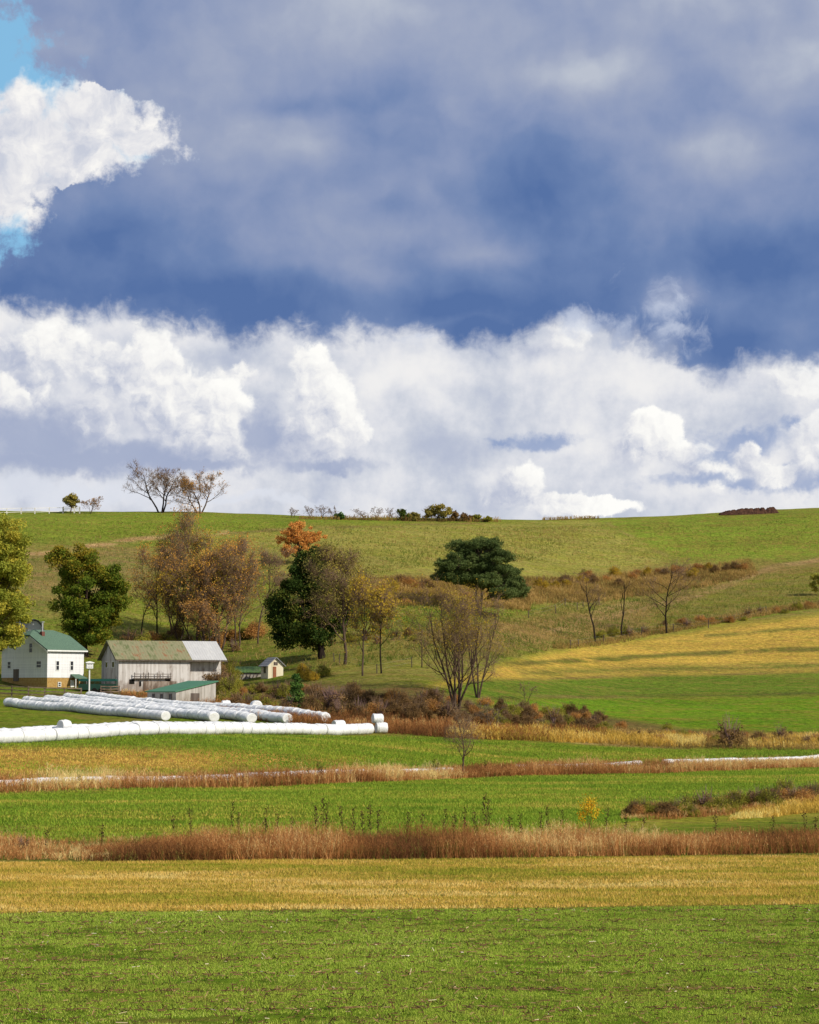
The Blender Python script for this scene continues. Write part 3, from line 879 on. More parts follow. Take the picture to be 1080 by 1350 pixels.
def bare_tree(name, label, cat, bpx, bpy_, toppy, width, seed=1, stems=1, lv=3, nb=(9, 6, 5), ratio=(.55, .5, .5), ang=(46, 45, 45), first=.3, r0=.16,
              spread=.35, wob=.10, up=.06, fine_n=5, fine_l=.8, fine_r=.018, leaf=None, nleaf=0, lsize=.2, bark=None, twig=None, group=None, lean=(0, 0), leaf_lo=0.0):
    rng = np.random.default_rng(seed)
    b = at(bpx, bpy_) if not hasattr(bpy_, '__len__') else np.array(bpy_)
    by = bpy_ if not hasattr(bpy_, '__len__') else project(*b)[1]
    k = mpp(b); H = (by - toppy) * k; Wd = width * k
    t = thing(name, label, cat, b, 0, group)
    limbs, tips = skeleton(rng, H, lv, stems, first, nb, ratio, ang, r0, wob, up, spread, lean)
    limbs, tips = fit(limbs, tips, Wd, H)
    mb = wood(limbs, t, bark or M_BARK, None, split=1)
    ends = fine(mb, rng, tips, fine_n, fine_l * H / 10, fine_r)
    mb.build('branches', twig or M_TWIG, t, True)
    if leaf is not None and nleaf:
        E = ends[rng.integers(0, len(ends), nleaf)]
        if leaf_lo: E = E[E[:, 2] > leaf_lo * H]
        E = E + rng.normal(size=E.shape) * .12 * H / 10
        lm = MB(); base = vnoise(E[:, 0] * .5, E[:, 2] * .5, seed)
        leaves(lm, rng, E, lsize, .5 * base + .5 * rng.random(len(E)))
        lm.build('leaves', leaf, t)
    return t


def shrub_proto(name, mat, seed, H=1.5, W=2.1, ncl=26, per=170, size=.045, twig=None, stems=26, airy=.0):
    rng = np.random.default_rng(seed)
    t = thing(name, 'shrub', 'shrub', (0, 0, 0))
    D = rng.normal(size=(ncl, 3)); D /= np.linalg.norm(D, axis=1, keepdims=True)
    C = np.abs(D[:, 2:3]) * [0, 0, 1] * H * .62 + D * [1, 1, 0] * W * .36 + [0, 0, H * .22]
    C *= (.65 + .5 * rng.random((ncl, 1)))
    R = rng.uniform(.20, .42, ncl) * W * .6
    P = clump_leaves(rng, C, R, per); P = P[P[:, 2] > .03]
    m_ = MB(); leaves(m_, rng, P, size, .35 * vnoise(P[:, 0] * 2, P[:, 2] * 2, seed) + .6 * rng.random(len(P)), up=.1)
    m_.build('foliage', mat, t)
    s_ = MB()
    for q in range(stems):
        a = rng.random() * 6.28; e = np.array([math.cos(a) * W * .42 * rng.random(), math.sin(a) * W * .42 * rng.random(), H * (.75 + .45 * rng.random())])
        u = np.linspace(0, 1, 4)[:, None]
        s_.tube(np.array([0, 0, -.1]) * (1 - u) + e * u + rng.normal(size=(4, 3)) * .04, np.linspace(.03, .008, 4), 3, False)
    s_.build('stem', twig or M_TWIG, t)
    return t


_free = {}


def shrub(kind, loc, size, rng, label, group=None, name=None, cat='shrub'):
    """the first of a kind is the built one, the others are copies of it and its parts"""
    p = PROTO[kind]
    s = (size * (.8 + .4 * rng.random()), size * (.8 + .4 * rng.random()), size * (.8 + .35 * rng.random()))
    rz = rng.random() * 6.28
    if kind not in _free:
        _free[kind] = True; o = p; o.location = loc; o.rotation_euler = (0, 0, rz); o.scale = s
        o['label'] = label
        if group: o['group'] = group
    else:
        o = dup(p, loc, rz, s, label)
        if group: o['group'] = group
        elif 'group' in o: del o['group']
    o['category'] = cat
    if name: o.name = name
    return o
# ---------------------------------------------------------------- farm buildings
def board_mat(name, a, b, scale=(3.2, 3.2, .25), grime=None, axis='vertical', bump=.5, stain=.0):
    m, n, out = new_mat(name)
    pos = n.node('ShaderNodeTexCoord').outputs['Object']
    s = n.node('ShaderNodeSeparateXYZ'); n.put(s.inputs[0], pos)
    if axis == 'vertical':
        u = n.m('ADD', s.outputs[0], s.outputs[1]); f = n.m('FRACT', n.m('MULTIPLY', u, 4.2)); idx = n.m('FLOOR', n.m('MULTIPLY', u, 4.2))
        gap = n.step(n.m('ABSOLUTE', n.m('SUBTRACT', f, .5)), .40, .5, 0, 1)
    else:
        f = n.m('FRACT', n.m('MULTIPLY', s.outputs[2], 6.0)); idx = n.m('FLOOR', n.m('MULTIPLY', s.outputs[2], 6.0))
        gap = n.step(f, .0, .22, 1, 0)
    wn = n.node('ShaderNodeTexWhiteNoise', noise_dimensions='1D'); n.put(wn.inputs['W'], idx)
    g = n.noise(n.vm('MULTIPLY', pos, scale), 1.0, 6, .65)
    c = n.mix(n.step(n.m('ADD', g, n.m('MULTIPLY', n.m('SUBTRACT', wn.outputs[0], .5), .22)), .35, .68), a, b)
    if grime is not None:
        st = n.noise(n.vm('MULTIPLY', pos, (1.1, 1.1, .5)), 1.0, 5, .6)
        lowz = n.step(s.outputs[2], 2.3, .2)
        c = n.mix(n.m('MULTIPLY', n.step(n.m('ADD', st, n.m('MULTIPLY', lowz, .22)), .52, .75), stain), c, grime)
    principled(n, out, c, .85, .15, n.m('SUBTRACT', n.m('MULTIPLY', g, .3), gap), bump, .02)
    return m


def metal_roof_mat(name, a, b, c3, ribs=2.2, ax=0, patch=.5, rough=.55):
    m, n, out = new_mat(name)
    pos = n.node('ShaderNodeTexCoord').outputs['Object']
    s = n.node('ShaderNodeSeparateXYZ'); n.put(s.inputs[0], pos)
    rib = n.m('SINE', n.m('MULTIPLY', s.outputs[ax], 6.283 * ribs))
    sheet = n.m('FLOOR', n.m('MULTIPLY', s.outputs[ax], .9))
    wn = n.node('ShaderNodeTexWhiteNoise', noise_dimensions='1D'); n.put(wn.inputs['W'], sheet)
    st = n.noise(n.vm('MULTIPLY', pos, (.7, .5, .5)), 1.0, 7, .7)
    st2 = n.noise(n.vm('MULTIPLY', pos, (5, .6, 1)), 1.0, 5, .65)
    v = n.m('ADD', n.m('MULTIPLY', st, .6), n.m('ADD', n.m('MULTIPLY', st2, .4), n.m('MULTIPLY', n.m('SUBTRACT', wn.outputs[0], .5), .1)))
    col = n.mix(n.step(v, .40, .50), a, b)
    col = n.mix(n.m('MULTIPLY', n.step(v, .54, .62), patch), col, c3)
    principled(n, out, col, rough, .25, rib, .5, .02)
    return m


def plain_mat(name, c, rough=.7, spec=.3, var=.15, metal=0.0, sc=2.0):
    m, n, out = new_mat(name)
    pos = n.node('ShaderNodeTexCoord').outputs['Object']
    g = n.noise(pos, sc, 5, .6)
    principled(n, out, n.vm('SCALE', c[:3], scale=n.step(g, .25, .75, 1 - var, 1 + var)), rough, spec, g, .2, .01, metal)
    return m


M_SIDING = board_mat('white_clapboard', alb(238, 238, 238, 1.1), alb(222, 222, 224, 1.1), axis='horizontal', bump=.6)
M_TRIM = plain_mat('white_trim', alb(236, 236, 232, 1.15), .6, .3, .06)
M_SHINGLE = plain_mat('green_shingles', alb(100, 126, 108), .9, .1, .22, 0, 6)
M_STONE = None
m, n, out = new_mat('tan_block_basement')
_p = n.node('ShaderNodeTexCoord').outputs['Object']
br = n.node('ShaderNodeTexBrick'); n.put(br.inputs['Vector'], n.vm('ADD', n.vm('MULTIPLY', _p, (1, 0, 0)), n.vm('MULTIPLY', n.vm('CROSS_PRODUCT', _p, (1, 0, 0)), (1, 1, 0))))
br.inputs['Color1'].default_value = alb(206, 172, 108); br.inputs['Color2'].default_value = alb(180, 144, 84); br.inputs['Mortar'].default_value = alb(164, 142, 104); br.inputs['Scale'].default_value = 2.4
g_ = n.noise(_p, 3, 5, .6)
principled(n, out, n.mix(n.step(g_, .35, .7), br.outputs[0], alb(172, 134, 74)), .95, .1, g_, .6, .03)
M_STONE = m
M_BARNWOOD = board_mat('weathered_barn_boards', alb(214, 209, 205, 1.1), alb(184, 177, 171, 1.1), grime=alb(132, 112, 98), stain=.7, bump=.7)
M_SHEDWALL = board_mat('grey_shed_boards', alb(196, 190, 182, 1.2), alb(166, 160, 152, 1.2), grime=alb(140, 126, 108), stain=.4)
M_CREAM = board_mat('cream_boards', alb(232, 222, 196, 1.15), alb(214, 202, 172, 1.15), bump=.4)
M_RUSTROOF = metal_roof_mat('mossy_rusty_metal', alb(108, 116, 74), alb(146, 142, 108), alb(150, 100, 66), patch=.9)
M_TINROOF = metal_roof_mat('pale_new_metal', alb(214, 213, 212, 1.3), alb(204, 203, 203, 1.3), alb(194, 192, 190, 1.3), 2.6)
M_GREENROOF = metal_roof_mat('green_metal', alb(72, 128, 96), alb(80, 134, 102), alb(84, 138, 106), 2.2, patch=.4)
M_GREYROOF = metal_roof_mat('grey_metal', alb(160, 160, 162), alb(140, 140, 144), alb(150, 132, 118), 2.4)
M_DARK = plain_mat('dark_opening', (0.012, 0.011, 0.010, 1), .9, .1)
M_GLASS = plain_mat('window_pane', (0.03, 0.033, 0.04, 1), .15, .5, .1)
M_OLDDOOR = board_mat('old_brown_door', alb(120, 108, 100), alb(88, 78, 72))
M_FENCE = board_mat('weathered_rails', alb(150, 130, 112), alb(112, 94, 80), scale=(1.5, 1.5, 6))
M_GREENPAINT = plain_mat('dark_green_paint', alb(28, 66, 52), .5, .4, .2)
M_PIPE = plain_mat('galvanised_pipe', alb(190, 190, 192), .45, .5, .15, .6)
M_WIREPOST = bark_mat('old_fence_posts', alb(128, 114, 98), alb(88, 76, 66))
M_WHITEPOST = plain_mat('white_fence_paint', alb(226, 222, 216, 1.2), .8, .2, .12)


def win(parent, face, u, z, wd, ht, sash=True, frame_mat=None):
    """window on the wall y=0 (face 'front', u along x) or x=0 (face 'gable', u along y)"""
    f, g = MB(), MB(); t = .09
    def bx(mb, cu, cz, su, sz, d0, d1):
        c, s = (d0 + d1) / 2, abs(d1 - d0)
        if face == 'front': mb.box(cu, c, cz, su, s, sz)
        else: mb.box(c, cu, cz, s, su, sz)
    for sgn in (-1, 1):
        bx(f, u + sgn * (wd / 2 + t / 2), z, t, ht + 2 * t, -.07, .02)
        bx(f, u, z + sgn * (ht / 2 + t / 2), wd, t, -.072, .02)
    if sash: bx(f, u, z, wd, .06, -.055, .02)
    fr = f.build('window', frame_mat or M_TRIM, parent)
    bx(g, u, z, wd, ht, -.03, .015)
    g.build('pane', M_GLASS, fr)
    return fr


def slab(parent, name, mat, quad, th):
    m_ = MB(); q = np.array(quad, float)
    nrm = np.cross(q[1] - q[0], q[-1] - q[0]); nrm /= np.linalg.norm(nrm)
    m_.prism(q, nrm * th)
    return m_.build(name, mat, parent)


def frame_of(px, py, deg):
    b = at(px, py)
    return b, math.radians(deg)


def loc2px(b, rz, p):
    x = b[0] + p[0] * math.cos(rz) - p[1] * math.sin(rz); y = b[1] + p[0] * math.sin(rz) + p[1] * math.cos(rz)
    return tuple(round(float(v), 1) for v in project(x, y, b[2] + p[2]))


DEBUG = []
# --- white farmhouse
b, rz = frame_of(62, 908, 50)
b = b + [0, 0, .05]
k = mpp(b); L, Wd = 47.5 * k / .781 * 1.03, 60 * k / .65 * 1.03
zb, ze = 14 * k, 51 * k
t = thing('farmhouse', 'white clapboard farmhouse with green roof, tan stone basement and thin chimney pipe', 'house', b, rz)
base = MB(); base.box(L / 2, Wd / 2, zb / 2 - .6, L - .1, Wd - .1, zb + 1.2); base.build('basement', M_STONE, t)
wl = MB(); pk = 23 * k * 1.12; cb = .70
h1 = ze + pk * cb
poly_ = [(0, 0, zb), (0, 0, ze), (0, Wd / 2 * cb, h1), (0, Wd - Wd / 2 * cb, h1), (0, Wd, ze), (0, Wd, zb)]
wl.prism(poly_, (L, 0, 0)); wl.build('wall', M_SIDING, t)
ov = .35; sl = pk / (Wd / 2); ridge = ze + pk; inn = 1.5
rf = MB()
def roofpoint(x, y, z): return (x, y, z + .06)
e0, e1 = -ov, L + ov; zo = ze - ov * sl
yb = Wd / 2 * cb
for side in (0, 1):
    Y = (lambda v: v) if side == 0 else (lambda v: Wd - v)
    q = [roofpoint(e0, Y(-ov), zo), roofpoint(e1, Y(-ov), zo), roofpoint(e1, Y(yb), h1), roofpoint(L - inn, Y(Wd / 2), ridge), roofpoint(inn, Y(Wd / 2), ridge), roofpoint(e0, Y(yb), h1)]
    nn = np.array([0, -sl, 1]) if side == 0 else np.array([0, sl, 1]); nn = nn / np.linalg.norm(nn) * .12
    rf.prism(q, nn)
for x0, xi in ((e0, inn), (e1, L - inn)):
    rf.prism([roofpoint(x0, yb, h1 + .003), roofpoint(x0, Wd - yb, h1 + .003), roofpoint(xi, Wd / 2, ridge + .003)], (0, 0, .13))
roof = rf.build('roof', M_SHINGLE, t)
tr_ = MB(); tr_.box(L / 2, -ov - .05, zo + .03, L + 2 * ov, .09, .20)
for s0, s1 in (((e0 - .03, -ov, zo), (e0 - .03, yb, h1)),):
    tr_.prism([s0, s1, (s1[0], s1[1], s1[2] - .22), (s0[0], s0[1], s0[2] - .22)], (.1, 0, 0))
tr_.build('eaves_board', M_TRIM, t)
ch = MB(); cxp, cyp = 1.9, Wd / 2 - 1.5
zc = ze + (cyp) * sl
ch.box(cxp, cyp, zc + .25, .5, .5, .9); chn = ch.build('chimney', plain_mat('red_brick_stub', alb(120, 74, 62)), t)
cp = MB(); cp.tube([(cxp, cyp, zc + .6), (cxp, cyp, zc + 2.0)], [.13, .13], 8); cp.box(cxp, cyp, zc + 2.05, .42, .42, .10); cp.build('flue_pipe', M_PIPE, chn)
for px_ in (75, 93.5): win(t, 'front', (px_ - 62) * k / .781 * 1.03, 30 * k, 3.6 * k / .781, 11.5 * k)
win(t, 'front', (78.3 - 62) * k / .781, 5.2 * k, 3 * k / .781, 4.6 * k)
for px_, z_, w_, h_ in ((40, 53.5, 4, 12), (11, 31, 4, 8.5), (51, 31.5, 6, 8)):
    win(t, 'gable', (62 - px_) * k / .65, z_ * k, w_ * k / .65, h_ * k)
dr = MB(); dr.box(-.03, (62 - 20.5) * k / .65, 17.5 * k, .08, 7 * k / .65, 16 * k); dr.build('door', M_OLDDOOR, t)
dm = MB(); dm.box((95.5 - 62) * k / .781, -.03, 5.6 * k, 4.6 * k / .781, .1, 10.5 * k); dd = dm.build('door', M_TRIM, t)
hd = MB(); hx0, hx1 = (89.5 - 62) * k / .781, (107 - 62) * k / .781; hz = 18 * k; xm = (hx0 + hx1) / 2
hd.prism([(hx0 + .5, 0.02, hz), (hx0 + .1, -1.5, hz - .55), (hx1, -1.5, hz - .55), (hx1 - .3, 0.02, hz)], (0, 0, .1))
hd.build('porch_roof', M_SHINGLE, t)
for x_ in (hx0 + .25, hx1 - .12):
    hp = MB(); hp.box(x_, -1.4, (hz - .55) / 2 - .4, .1, .1, hz - .55 + .78); hp.build('porch_post', M_TRIM, t)
DEBUG.append(('house', loc2px(b, rz, (L, 0, ze)), '108,857', loc2px(b, rz, (0, Wd, ze)), '3,857ish', loc2px(b, rz, (L, Wd / 2, ridge)), '79,826', loc2px(b, rz, (0, 0, ze)), '62,857'))

# --- white outbuilding behind it, mostly hidden
b2 = at(38, 868) + np.array([0, 12, .5]); k2 = mpp(b2)
t = thing('outbuilding', 'white outbuilding with rounded grey roof half hidden behind the farmhouse and willow', 'outbuilding', at(38, 868) + np.array([0, 12, .5]), math.radians(135))
zt = (868 - 817) * k2 * .93
arch = [(0, math.cos(a) * 1.9 + 1.9, zt - 2.3 + math.sin(a) * 2.3) for a in np.linspace(0, math.pi, 9)]
wl = MB(); wl.prism([(0, 3.7, -1)] + [(0, .1, -1)] + [(p[0], p[1] * .98 + .03, p[2] - .12) for p in arch[::-1]], (3.2, 0, 0)); wl.build('wall', M_TRIM, t)
ra = MB()
for p, q in zip(arch[:-1], arch[1:]):
    ra.prism([(-.3, p[1], p[2]), (3.4, p[1], p[2]), (3.4, q[1], q[2]), (-.3, q[1], q[2])], (0, 0, .12))
ra.build('roof', M_GREYROOF, t)

# --- long weathered barn
b, rz = frame_of(156, 911, 25)
k = mpp(b); L = 133 * k / .959 * 1.06; Wd = 22 * k / .284 * 1.02; ze = 43 * k; pk = 23.5 * k * 1.0
t = thing('barn', 'long weathered grey barn with rusty green and pale metal roof', 'barn', b, rz)
Ls = L * .675
wl = MB()
wl.prism([(0, 0, -.8), (0, 0, ze), (0, Wd / 2, ze + pk), (0, Wd, ze), (0, Wd, -.8)], (Ls, 0, 0)); wl.build('wall', M_BARNWOOD, t)
w2 = MB(); w2.prism([(Ls, 1.2, -.8), (Ls, 1.2, ze + .25), (Ls, Wd / 2, ze + pk - .08), (Ls, Wd - .2, ze), (Ls, Wd - .2, -.8)], (L - Ls, 0, 0)); w2.build('lean_wall', M_BARNWOOD, t)
sl = pk / (Wd / 2); ov = .45; zo = ze - ov * sl + .05; rg = ze + pk + .05
for nm, x0, x1, mt, up in (('rusty_roof', -.55, Ls + .15, M_RUSTROOF, 0.0), ('pale_roof', Ls + .15, L + .3, M_TINROOF, .012)):
    r_ = MB()
    for q, s in ((0, 1), (1, -1)):
        Y = (lambda v: v) if q == 0 else (lambda v: Wd - v)
        nn = np.array([0, -sl * s, 1.]); nn = nn / np.linalg.norm(nn) * .08
        r_.prism([(x0, Y(-ov), zo + up), (x1, Y(-ov), zo + up), (x1, Y(Wd / 2), rg + up), (x0, Y(Wd / 2), rg + up)], nn)
    o = r_.build(nm, mt, t); o['label'] = 'mossy rust streaked metal roof' if mt is M_RUSTROOF else 'clean pale metal roof'
e_ = MB(); e_.box(L / 2, -ov + .02, zo - .09, L + .8, .10, .14)
e_.prism([(-.56, -ov, zo), (-.56, Wd / 2, rg), (-.56, Wd / 2, rg - .22), (-.56, -ov, zo - .22)], (.08, 0, 0))
e_.build('eaves_board', M_OLDDOOR, t)
for px_ in (140.5, 149.3): win(t, 'gable', (156 - px_) * k / .284, 35 * k, 3 * k / .284, 7 * k, False)
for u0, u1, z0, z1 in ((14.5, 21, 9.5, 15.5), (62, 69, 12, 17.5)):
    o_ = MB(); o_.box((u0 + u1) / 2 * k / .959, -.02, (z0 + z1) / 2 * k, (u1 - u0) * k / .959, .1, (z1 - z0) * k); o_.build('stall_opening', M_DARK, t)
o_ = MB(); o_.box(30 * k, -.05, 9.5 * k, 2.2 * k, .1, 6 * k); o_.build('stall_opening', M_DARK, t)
pn = MB(); pn.box(57 * k, -.06, 6.5 * k, 46 * k, .06, 13 * k)
pn.build('lower_boarding', board_mat('grimy_boards', alb(176, 162, 150), alb(138, 120, 106), grime=alb(98, 78, 64), stain=.9), t)
rl = MB()
for z_ in (20.0, 23.5): rl.box(46 * k, -.42, z_ * k * .95, 52 * k, .05, .08)
for u in (21, 33, 40, 52, 60, 71): rl.box(u * k, -.42, 20 * k, .09, .09, 9 * k)
rl.box(46 * k, -.22, 16.4 * k, 52 * k, .42, .1)
rl.build('loft_rail', M_OLDDOOR, t)
DEBUG.append(('barn', loc2px(b, rz, (0, 0, ze)), '156,868', loc2px(b, rz, (L, 0, ze)), '286,866', loc2px(b, rz, (0, Wd, ze)), '134,868', loc2px(b, rz, (0, Wd / 2, ze + pk)), '143,846', loc2px(b, rz, (L, Wd / 2, ze + pk)), '277,845', loc2px(b, rz, (Ls, 0, ze)), '243'))

# --- low shed with a green single slope roof
b, rz = frame_of(232, 931, 46.7)
k = mpp(b); L = 51 * k / .766 * 1.04; Wd = 36.5 * k / .643 * 1.04; z0, z1 = 18.5 * k, 31.5 * k
t = thing('shed', 'low grey board shed with bright green metal roof behind the bales', 'shed', b, rz)
wl = MB(); wl.prism([(0, 0, -.8), (L, 0, -.8), (L, 0, z1), (0, 0, z0)], (0, Wd, 0)); wl.build('wall', M_SHEDWALL, t)
s_ = (z1 - z0) / L; nn = np.array([-s_, 0, 1.]); nn = nn / np.linalg.norm(nn) * .13
r_ = MB(); r_.prism([(-.25, -.2, z0 - .25 * s_ + .03), (L + .3, -.2, z1 + .3 * s_ + .03), (L + .3, Wd + .2, z1 + .3 * s_ + .03), (-.25, Wd + .2, z0 - .25 * s_ + .03)], nn)
r_.build('roof', M_GREENROOF, t)
for px_ in (202.5, 213.3, 224.8): win(t, 'gable', (232 - px_) * k / .643, 11.5 * k, 2.4 * k / .643, 7.5 * k, False, M_OLDDOOR)
d_ = MB(); d_.box((257 - 232) * k / .766, -.04, 9 * k, 11 * k / .766, .1, 16 * k); do = d_.build('door', M_OLDDOOR, t)
do['label'] = 'dark weathered plank door'
DEBUG.append(('shed', loc2px(b, rz, (L, 0, z1)), '282,897', loc2px(b, rz, (0, Wd, z0)), '196,911', loc2px(b, rz, (L, Wd, z1)), '244,897', loc2px(b, rz, (0, 0, z0)), '232,912'))

# --- little cream shed and its low green roofed neighbour
b, rz = frame_of(353.5, 895, 28)
k = mpp(b); W2 = 20 * k / .914; D2 = 10.5 * k / .407 * .9; ze = 18 * k; pk = 9.5 * k
t = thing('garden_shed', 'little cream shed with brown door and grey gable roof', 'shed', b, rz)
wl = MB(); wl.prism([(0, 0, -.6), (W2, 0, -.6), (W2, 0, ze), (W2 / 2, 0, ze + pk), (0, 0, ze)], (0, D2, 0)); wl.build('wall', M_CREAM, t)
r_ = MB(); sl = pk / (W2 / 2)
for q in (0, 1):
    X = (lambda v: v) if q == 0 else (lambda v: W2 - v)
    nn = np.array([-sl if q == 0 else sl, 0, 1.]); nn = nn / np.linalg.norm(nn) * .09
    r_.prism([(X(-.28), -.3, ze - .28 * sl + .02), (X(-.28), D2 + .25, ze - .28 * sl + .02), (X(W2 / 2), D2 + .25, ze + pk + .02), (X(W2 / 2), -.3, ze + pk + .02)], nn)
r_.build('roof', M_GREYROOF, t)
d_ = MB(); d_.box(8.5 * k / .914, -.03, 8.2 * k, 4.6 * k, .09, 15.5 * k); d_.build('door', plain_mat('red_brown_door', alb(150, 92, 62)), t)
win(t, 'gable', D2 * .45, 12 * k, .5, .8, False, M_OLDDOOR)
v_ = MB(); v_.box(W2 / 2, -.03, ze + 2 * k, .6, .06, .45); v_.build('gable_vent', M_OLDDOOR, t)
b, rz = frame_of(313, 897, 8)
k = mpp(b); L = 31 * k; t = thing('lean_to', 'low grey lean-to with mossy green roof beside the cream shed', 'shed', b, rz)
wl = MB(); wl.prism([(0, 0, -.6), (0, 2.6, -.6), (0, 2.6, 17 * k), (0, 0, 10.5 * k)], (L, 0, 0)); wl.build('wall', M_SHEDWALL, t)
r_ = MB(); r_.prism([(-.3, -.25, 9.9 * k), (L + .2, -.25, 9.9 * k), (L + .2, 2.8, 17.6 * k), (-.3, 2.8, 17.6 * k)], (0, 0, .1)); r_.build('roof', metal_roof_mat('mossy_green_roof', alb(96, 128, 66), alb(84, 116, 60), alb(112, 120, 76)), t)
br_ = MB()
for q in range(5):
    x_ = .4 + q * (L - .8) / 5
    br_.prism([(x_, -.03, -.2), (x_ + .12, -.03, -.2), (x_ + .62, -.03, 9.3 * k), (x_ + .5, -.03, 9.3 * k)], (0, -.06, 0))
br_.build('brace', M_OLDDOOR, t)

# --- martin house on a tall pole
b = at(117.5, 920); k = mpp(b)
t = thing('martin_house', 'white multi-hole bird house on a tall white pole', 'bird house', b, math.radians(20))
p_ = MB(); p_.tube([(0, 0, -.4), (0, 0, 39 * k)], [.11, .10], 8); p_.build('pole', M_TRIM, t)
h_ = MB(); h_.box(0, 0, 42 * k, 8.5 * k, 7 * k, 7 * k); bo = h_.build('box', M_TRIM, t)
for q in (-1, 0, 1):
    for zz in (-1.6, 1.6):
        hl = MB(); hl.box(q * 2.4 * k, -3.5 * k, (42 + zz) * k, .10, .04, .10); hl.build('entrance_hole', M_DARK, bo)
h_ = MB(); h_.box(0, 0, 46.1 * k, 11 * k, 9.5 * k, 1.3 * k); h_.prism([(-5.2 * k, -3 * k, 46.75 * k), (5.2 * k, -3 * k, 46.75 * k), (0, -3 * k, 48 * k)], (0, 6 * k, 0)); h_.build('roof', M_TRIM, t)

# --- dark green stock trailer in the yard
b = at(101, 914); k = mpp(b)
t = thing('stock_trailer', 'dark green livestock trailer parked between house and barn', 'trailer', b + np.array([0, 1.5, 0]), math.radians(3))
Lt = 50 * k
def rr(x0, x1, z0, z1, r, y, d, mb):
    a = np.linspace(0, math.pi / 2, 6)
    pts = [(x0, y, z0), (x1, y, z0)] + [(x1 - r + r * math.cos(q), y, z1 - r + r * math.sin(q)) for q in a] + [(x0, y, z1)]
    mb.prism(pts, (0, d, 0))
m_ = MB(); rr(0, Lt, .45, 1.25, .1, 0, 1.9, m_); m_.build('body', M_GREENPAINT, t)
m_ = MB(); rr(0, Lt + .02, 1.62, 1.95, .33, -.02, 1.94, m_); m_.build('roof', plain_mat('green_canvas', alb(30, 84, 76), .7, .2), t)
for q in np.linspace(.04, Lt - .05, 8):
    m_ = MB(); m_.box(q, .03, 1.44, .07, .06, .37); m_.build('side_post', M_GREENPAINT, t)
m_ = MB(); m_.box(Lt - .06, .95, 1.4, .1, 1.7, .5); m_.build('end_panel', M_GREENPAINT, t)
for x_ in (Lt * .42, Lt * .6):
    m_ = MB(); m_.tube([(x_, -.02, .36), (x_, .2, .36)], [.36, .36], 14); m_.build('wheel', M_DARK, t)

# --- board fences
def board_fence(label, pts, mat, h=1.35, rails=3, name='board_fence', post_every=None, rail_h=.14, post_w=.15):
    P = [at(*p) for p in pts]
    t = thing(name, label, 'fence', P[0])
    o = P[0]; rl = MB()
    for p, q in zip(P[:-1], P[1:]):
        for r in range(rails):
            z = h * (.30 + .64 * r / max(rails - 1, 1))
            a, c = p - o + [0, -.06, z], q - o + [0, -.06, z]
            rl.prism([a + [0, 0, -rail_h / 2], c + [0, 0, -rail_h / 2], c + [0, 0, rail_h / 2], a + [0, 0, rail_h / 2]], (0, -.045, 0))
    rl.build('rail', mat, t)
    for p in P:
        m_ = MB(); m_.box(*(p - o + [0, 0.03, h / 2 - .1]), post_w, post_w, h + .25); m_.build('post', mat, t)
    return t


board_fence('grey brown three-rail board fence in front of the farmhouse', [(-24, 917), (-4, 918), (15.5, 919), (37.5, 920), (59, 921), (85, 922), (107, 922)], M_FENCE, 1.5)
board_fence('short grey board fence against the barn corner', [(133, 915), (146, 915.5), (157, 915)], M_FENCE, 1.1)
board_fence('white rail fence along the crest of the hill', [(-12, 679), (-2, 678.5), (9, 678), (28, 677.5), (46, 677.5), (65, 677), (83, 677)], M_WHITEPOST, 1.45, 2, 'rail_fence', rail_h=.10, post_w=.22)
board_fence('short four-rail white gate panel at the end of the crest fence', [(83.5, 676.8), (98, 676.8), (105, 676.8)], M_WHITEPOST, 1.6, 4, 'gate_panel', rail_h=.12, post_w=.26)


def post_fence(label, pts, h=1.2, w=.13, wires=2, name='wire_fence', seed=0):
    rng = np.random.default_rng(seed)
    P = [at(*p) for p in pts]; o = P[0]
    t = thing(name, label, 'fence', o)
    tops = []
    for p in P:
        hh = h * (.85 + .3 * rng.random()); e = np.array([rng.normal() * .06, 0, hh])
        m_ = MB(); m_.tube([p - o + [0, 0, -.3], p - o + e], [w / 2, w / 2 * .9], 6); m_.build('post', M_WIREPOST, t)
        tops.append(p - o + e)
    wm = MB()
    for a, c in zip(tops[:-1], tops[1:]):
        for f in (.92, .5): wm.tube([a * [1, 1, 1] - [0, 0, h * (1 - f)], (a + c) / 2 - [0, 0, h * (1 - f) + .05], c - [0, 0, h * (1 - f)]], [.006] * 3, 3, False)
    wm.build('wire', M_PIPE, t)
    return t


post_fence('old wire fence between yellow slope and dirt track', [(752, 855), (763, 853), (796, 847), (846, 838), (888, 833), (934, 828), (968, 820), (1010, 808)], 1.5, .2, seed=1)
post_fence('crooked post fence beside the pale cow path', [(697, 815), (733, 809), (745, 799), (761, 804), (769, 803), (790, 798)], 1.6, .2, seed=2)
post_fence('short stretch of weathered fence below the dark tree', [(441, 873), (448, 877), (497, 888), (543, 880)], 1.5, .16, seed=3)
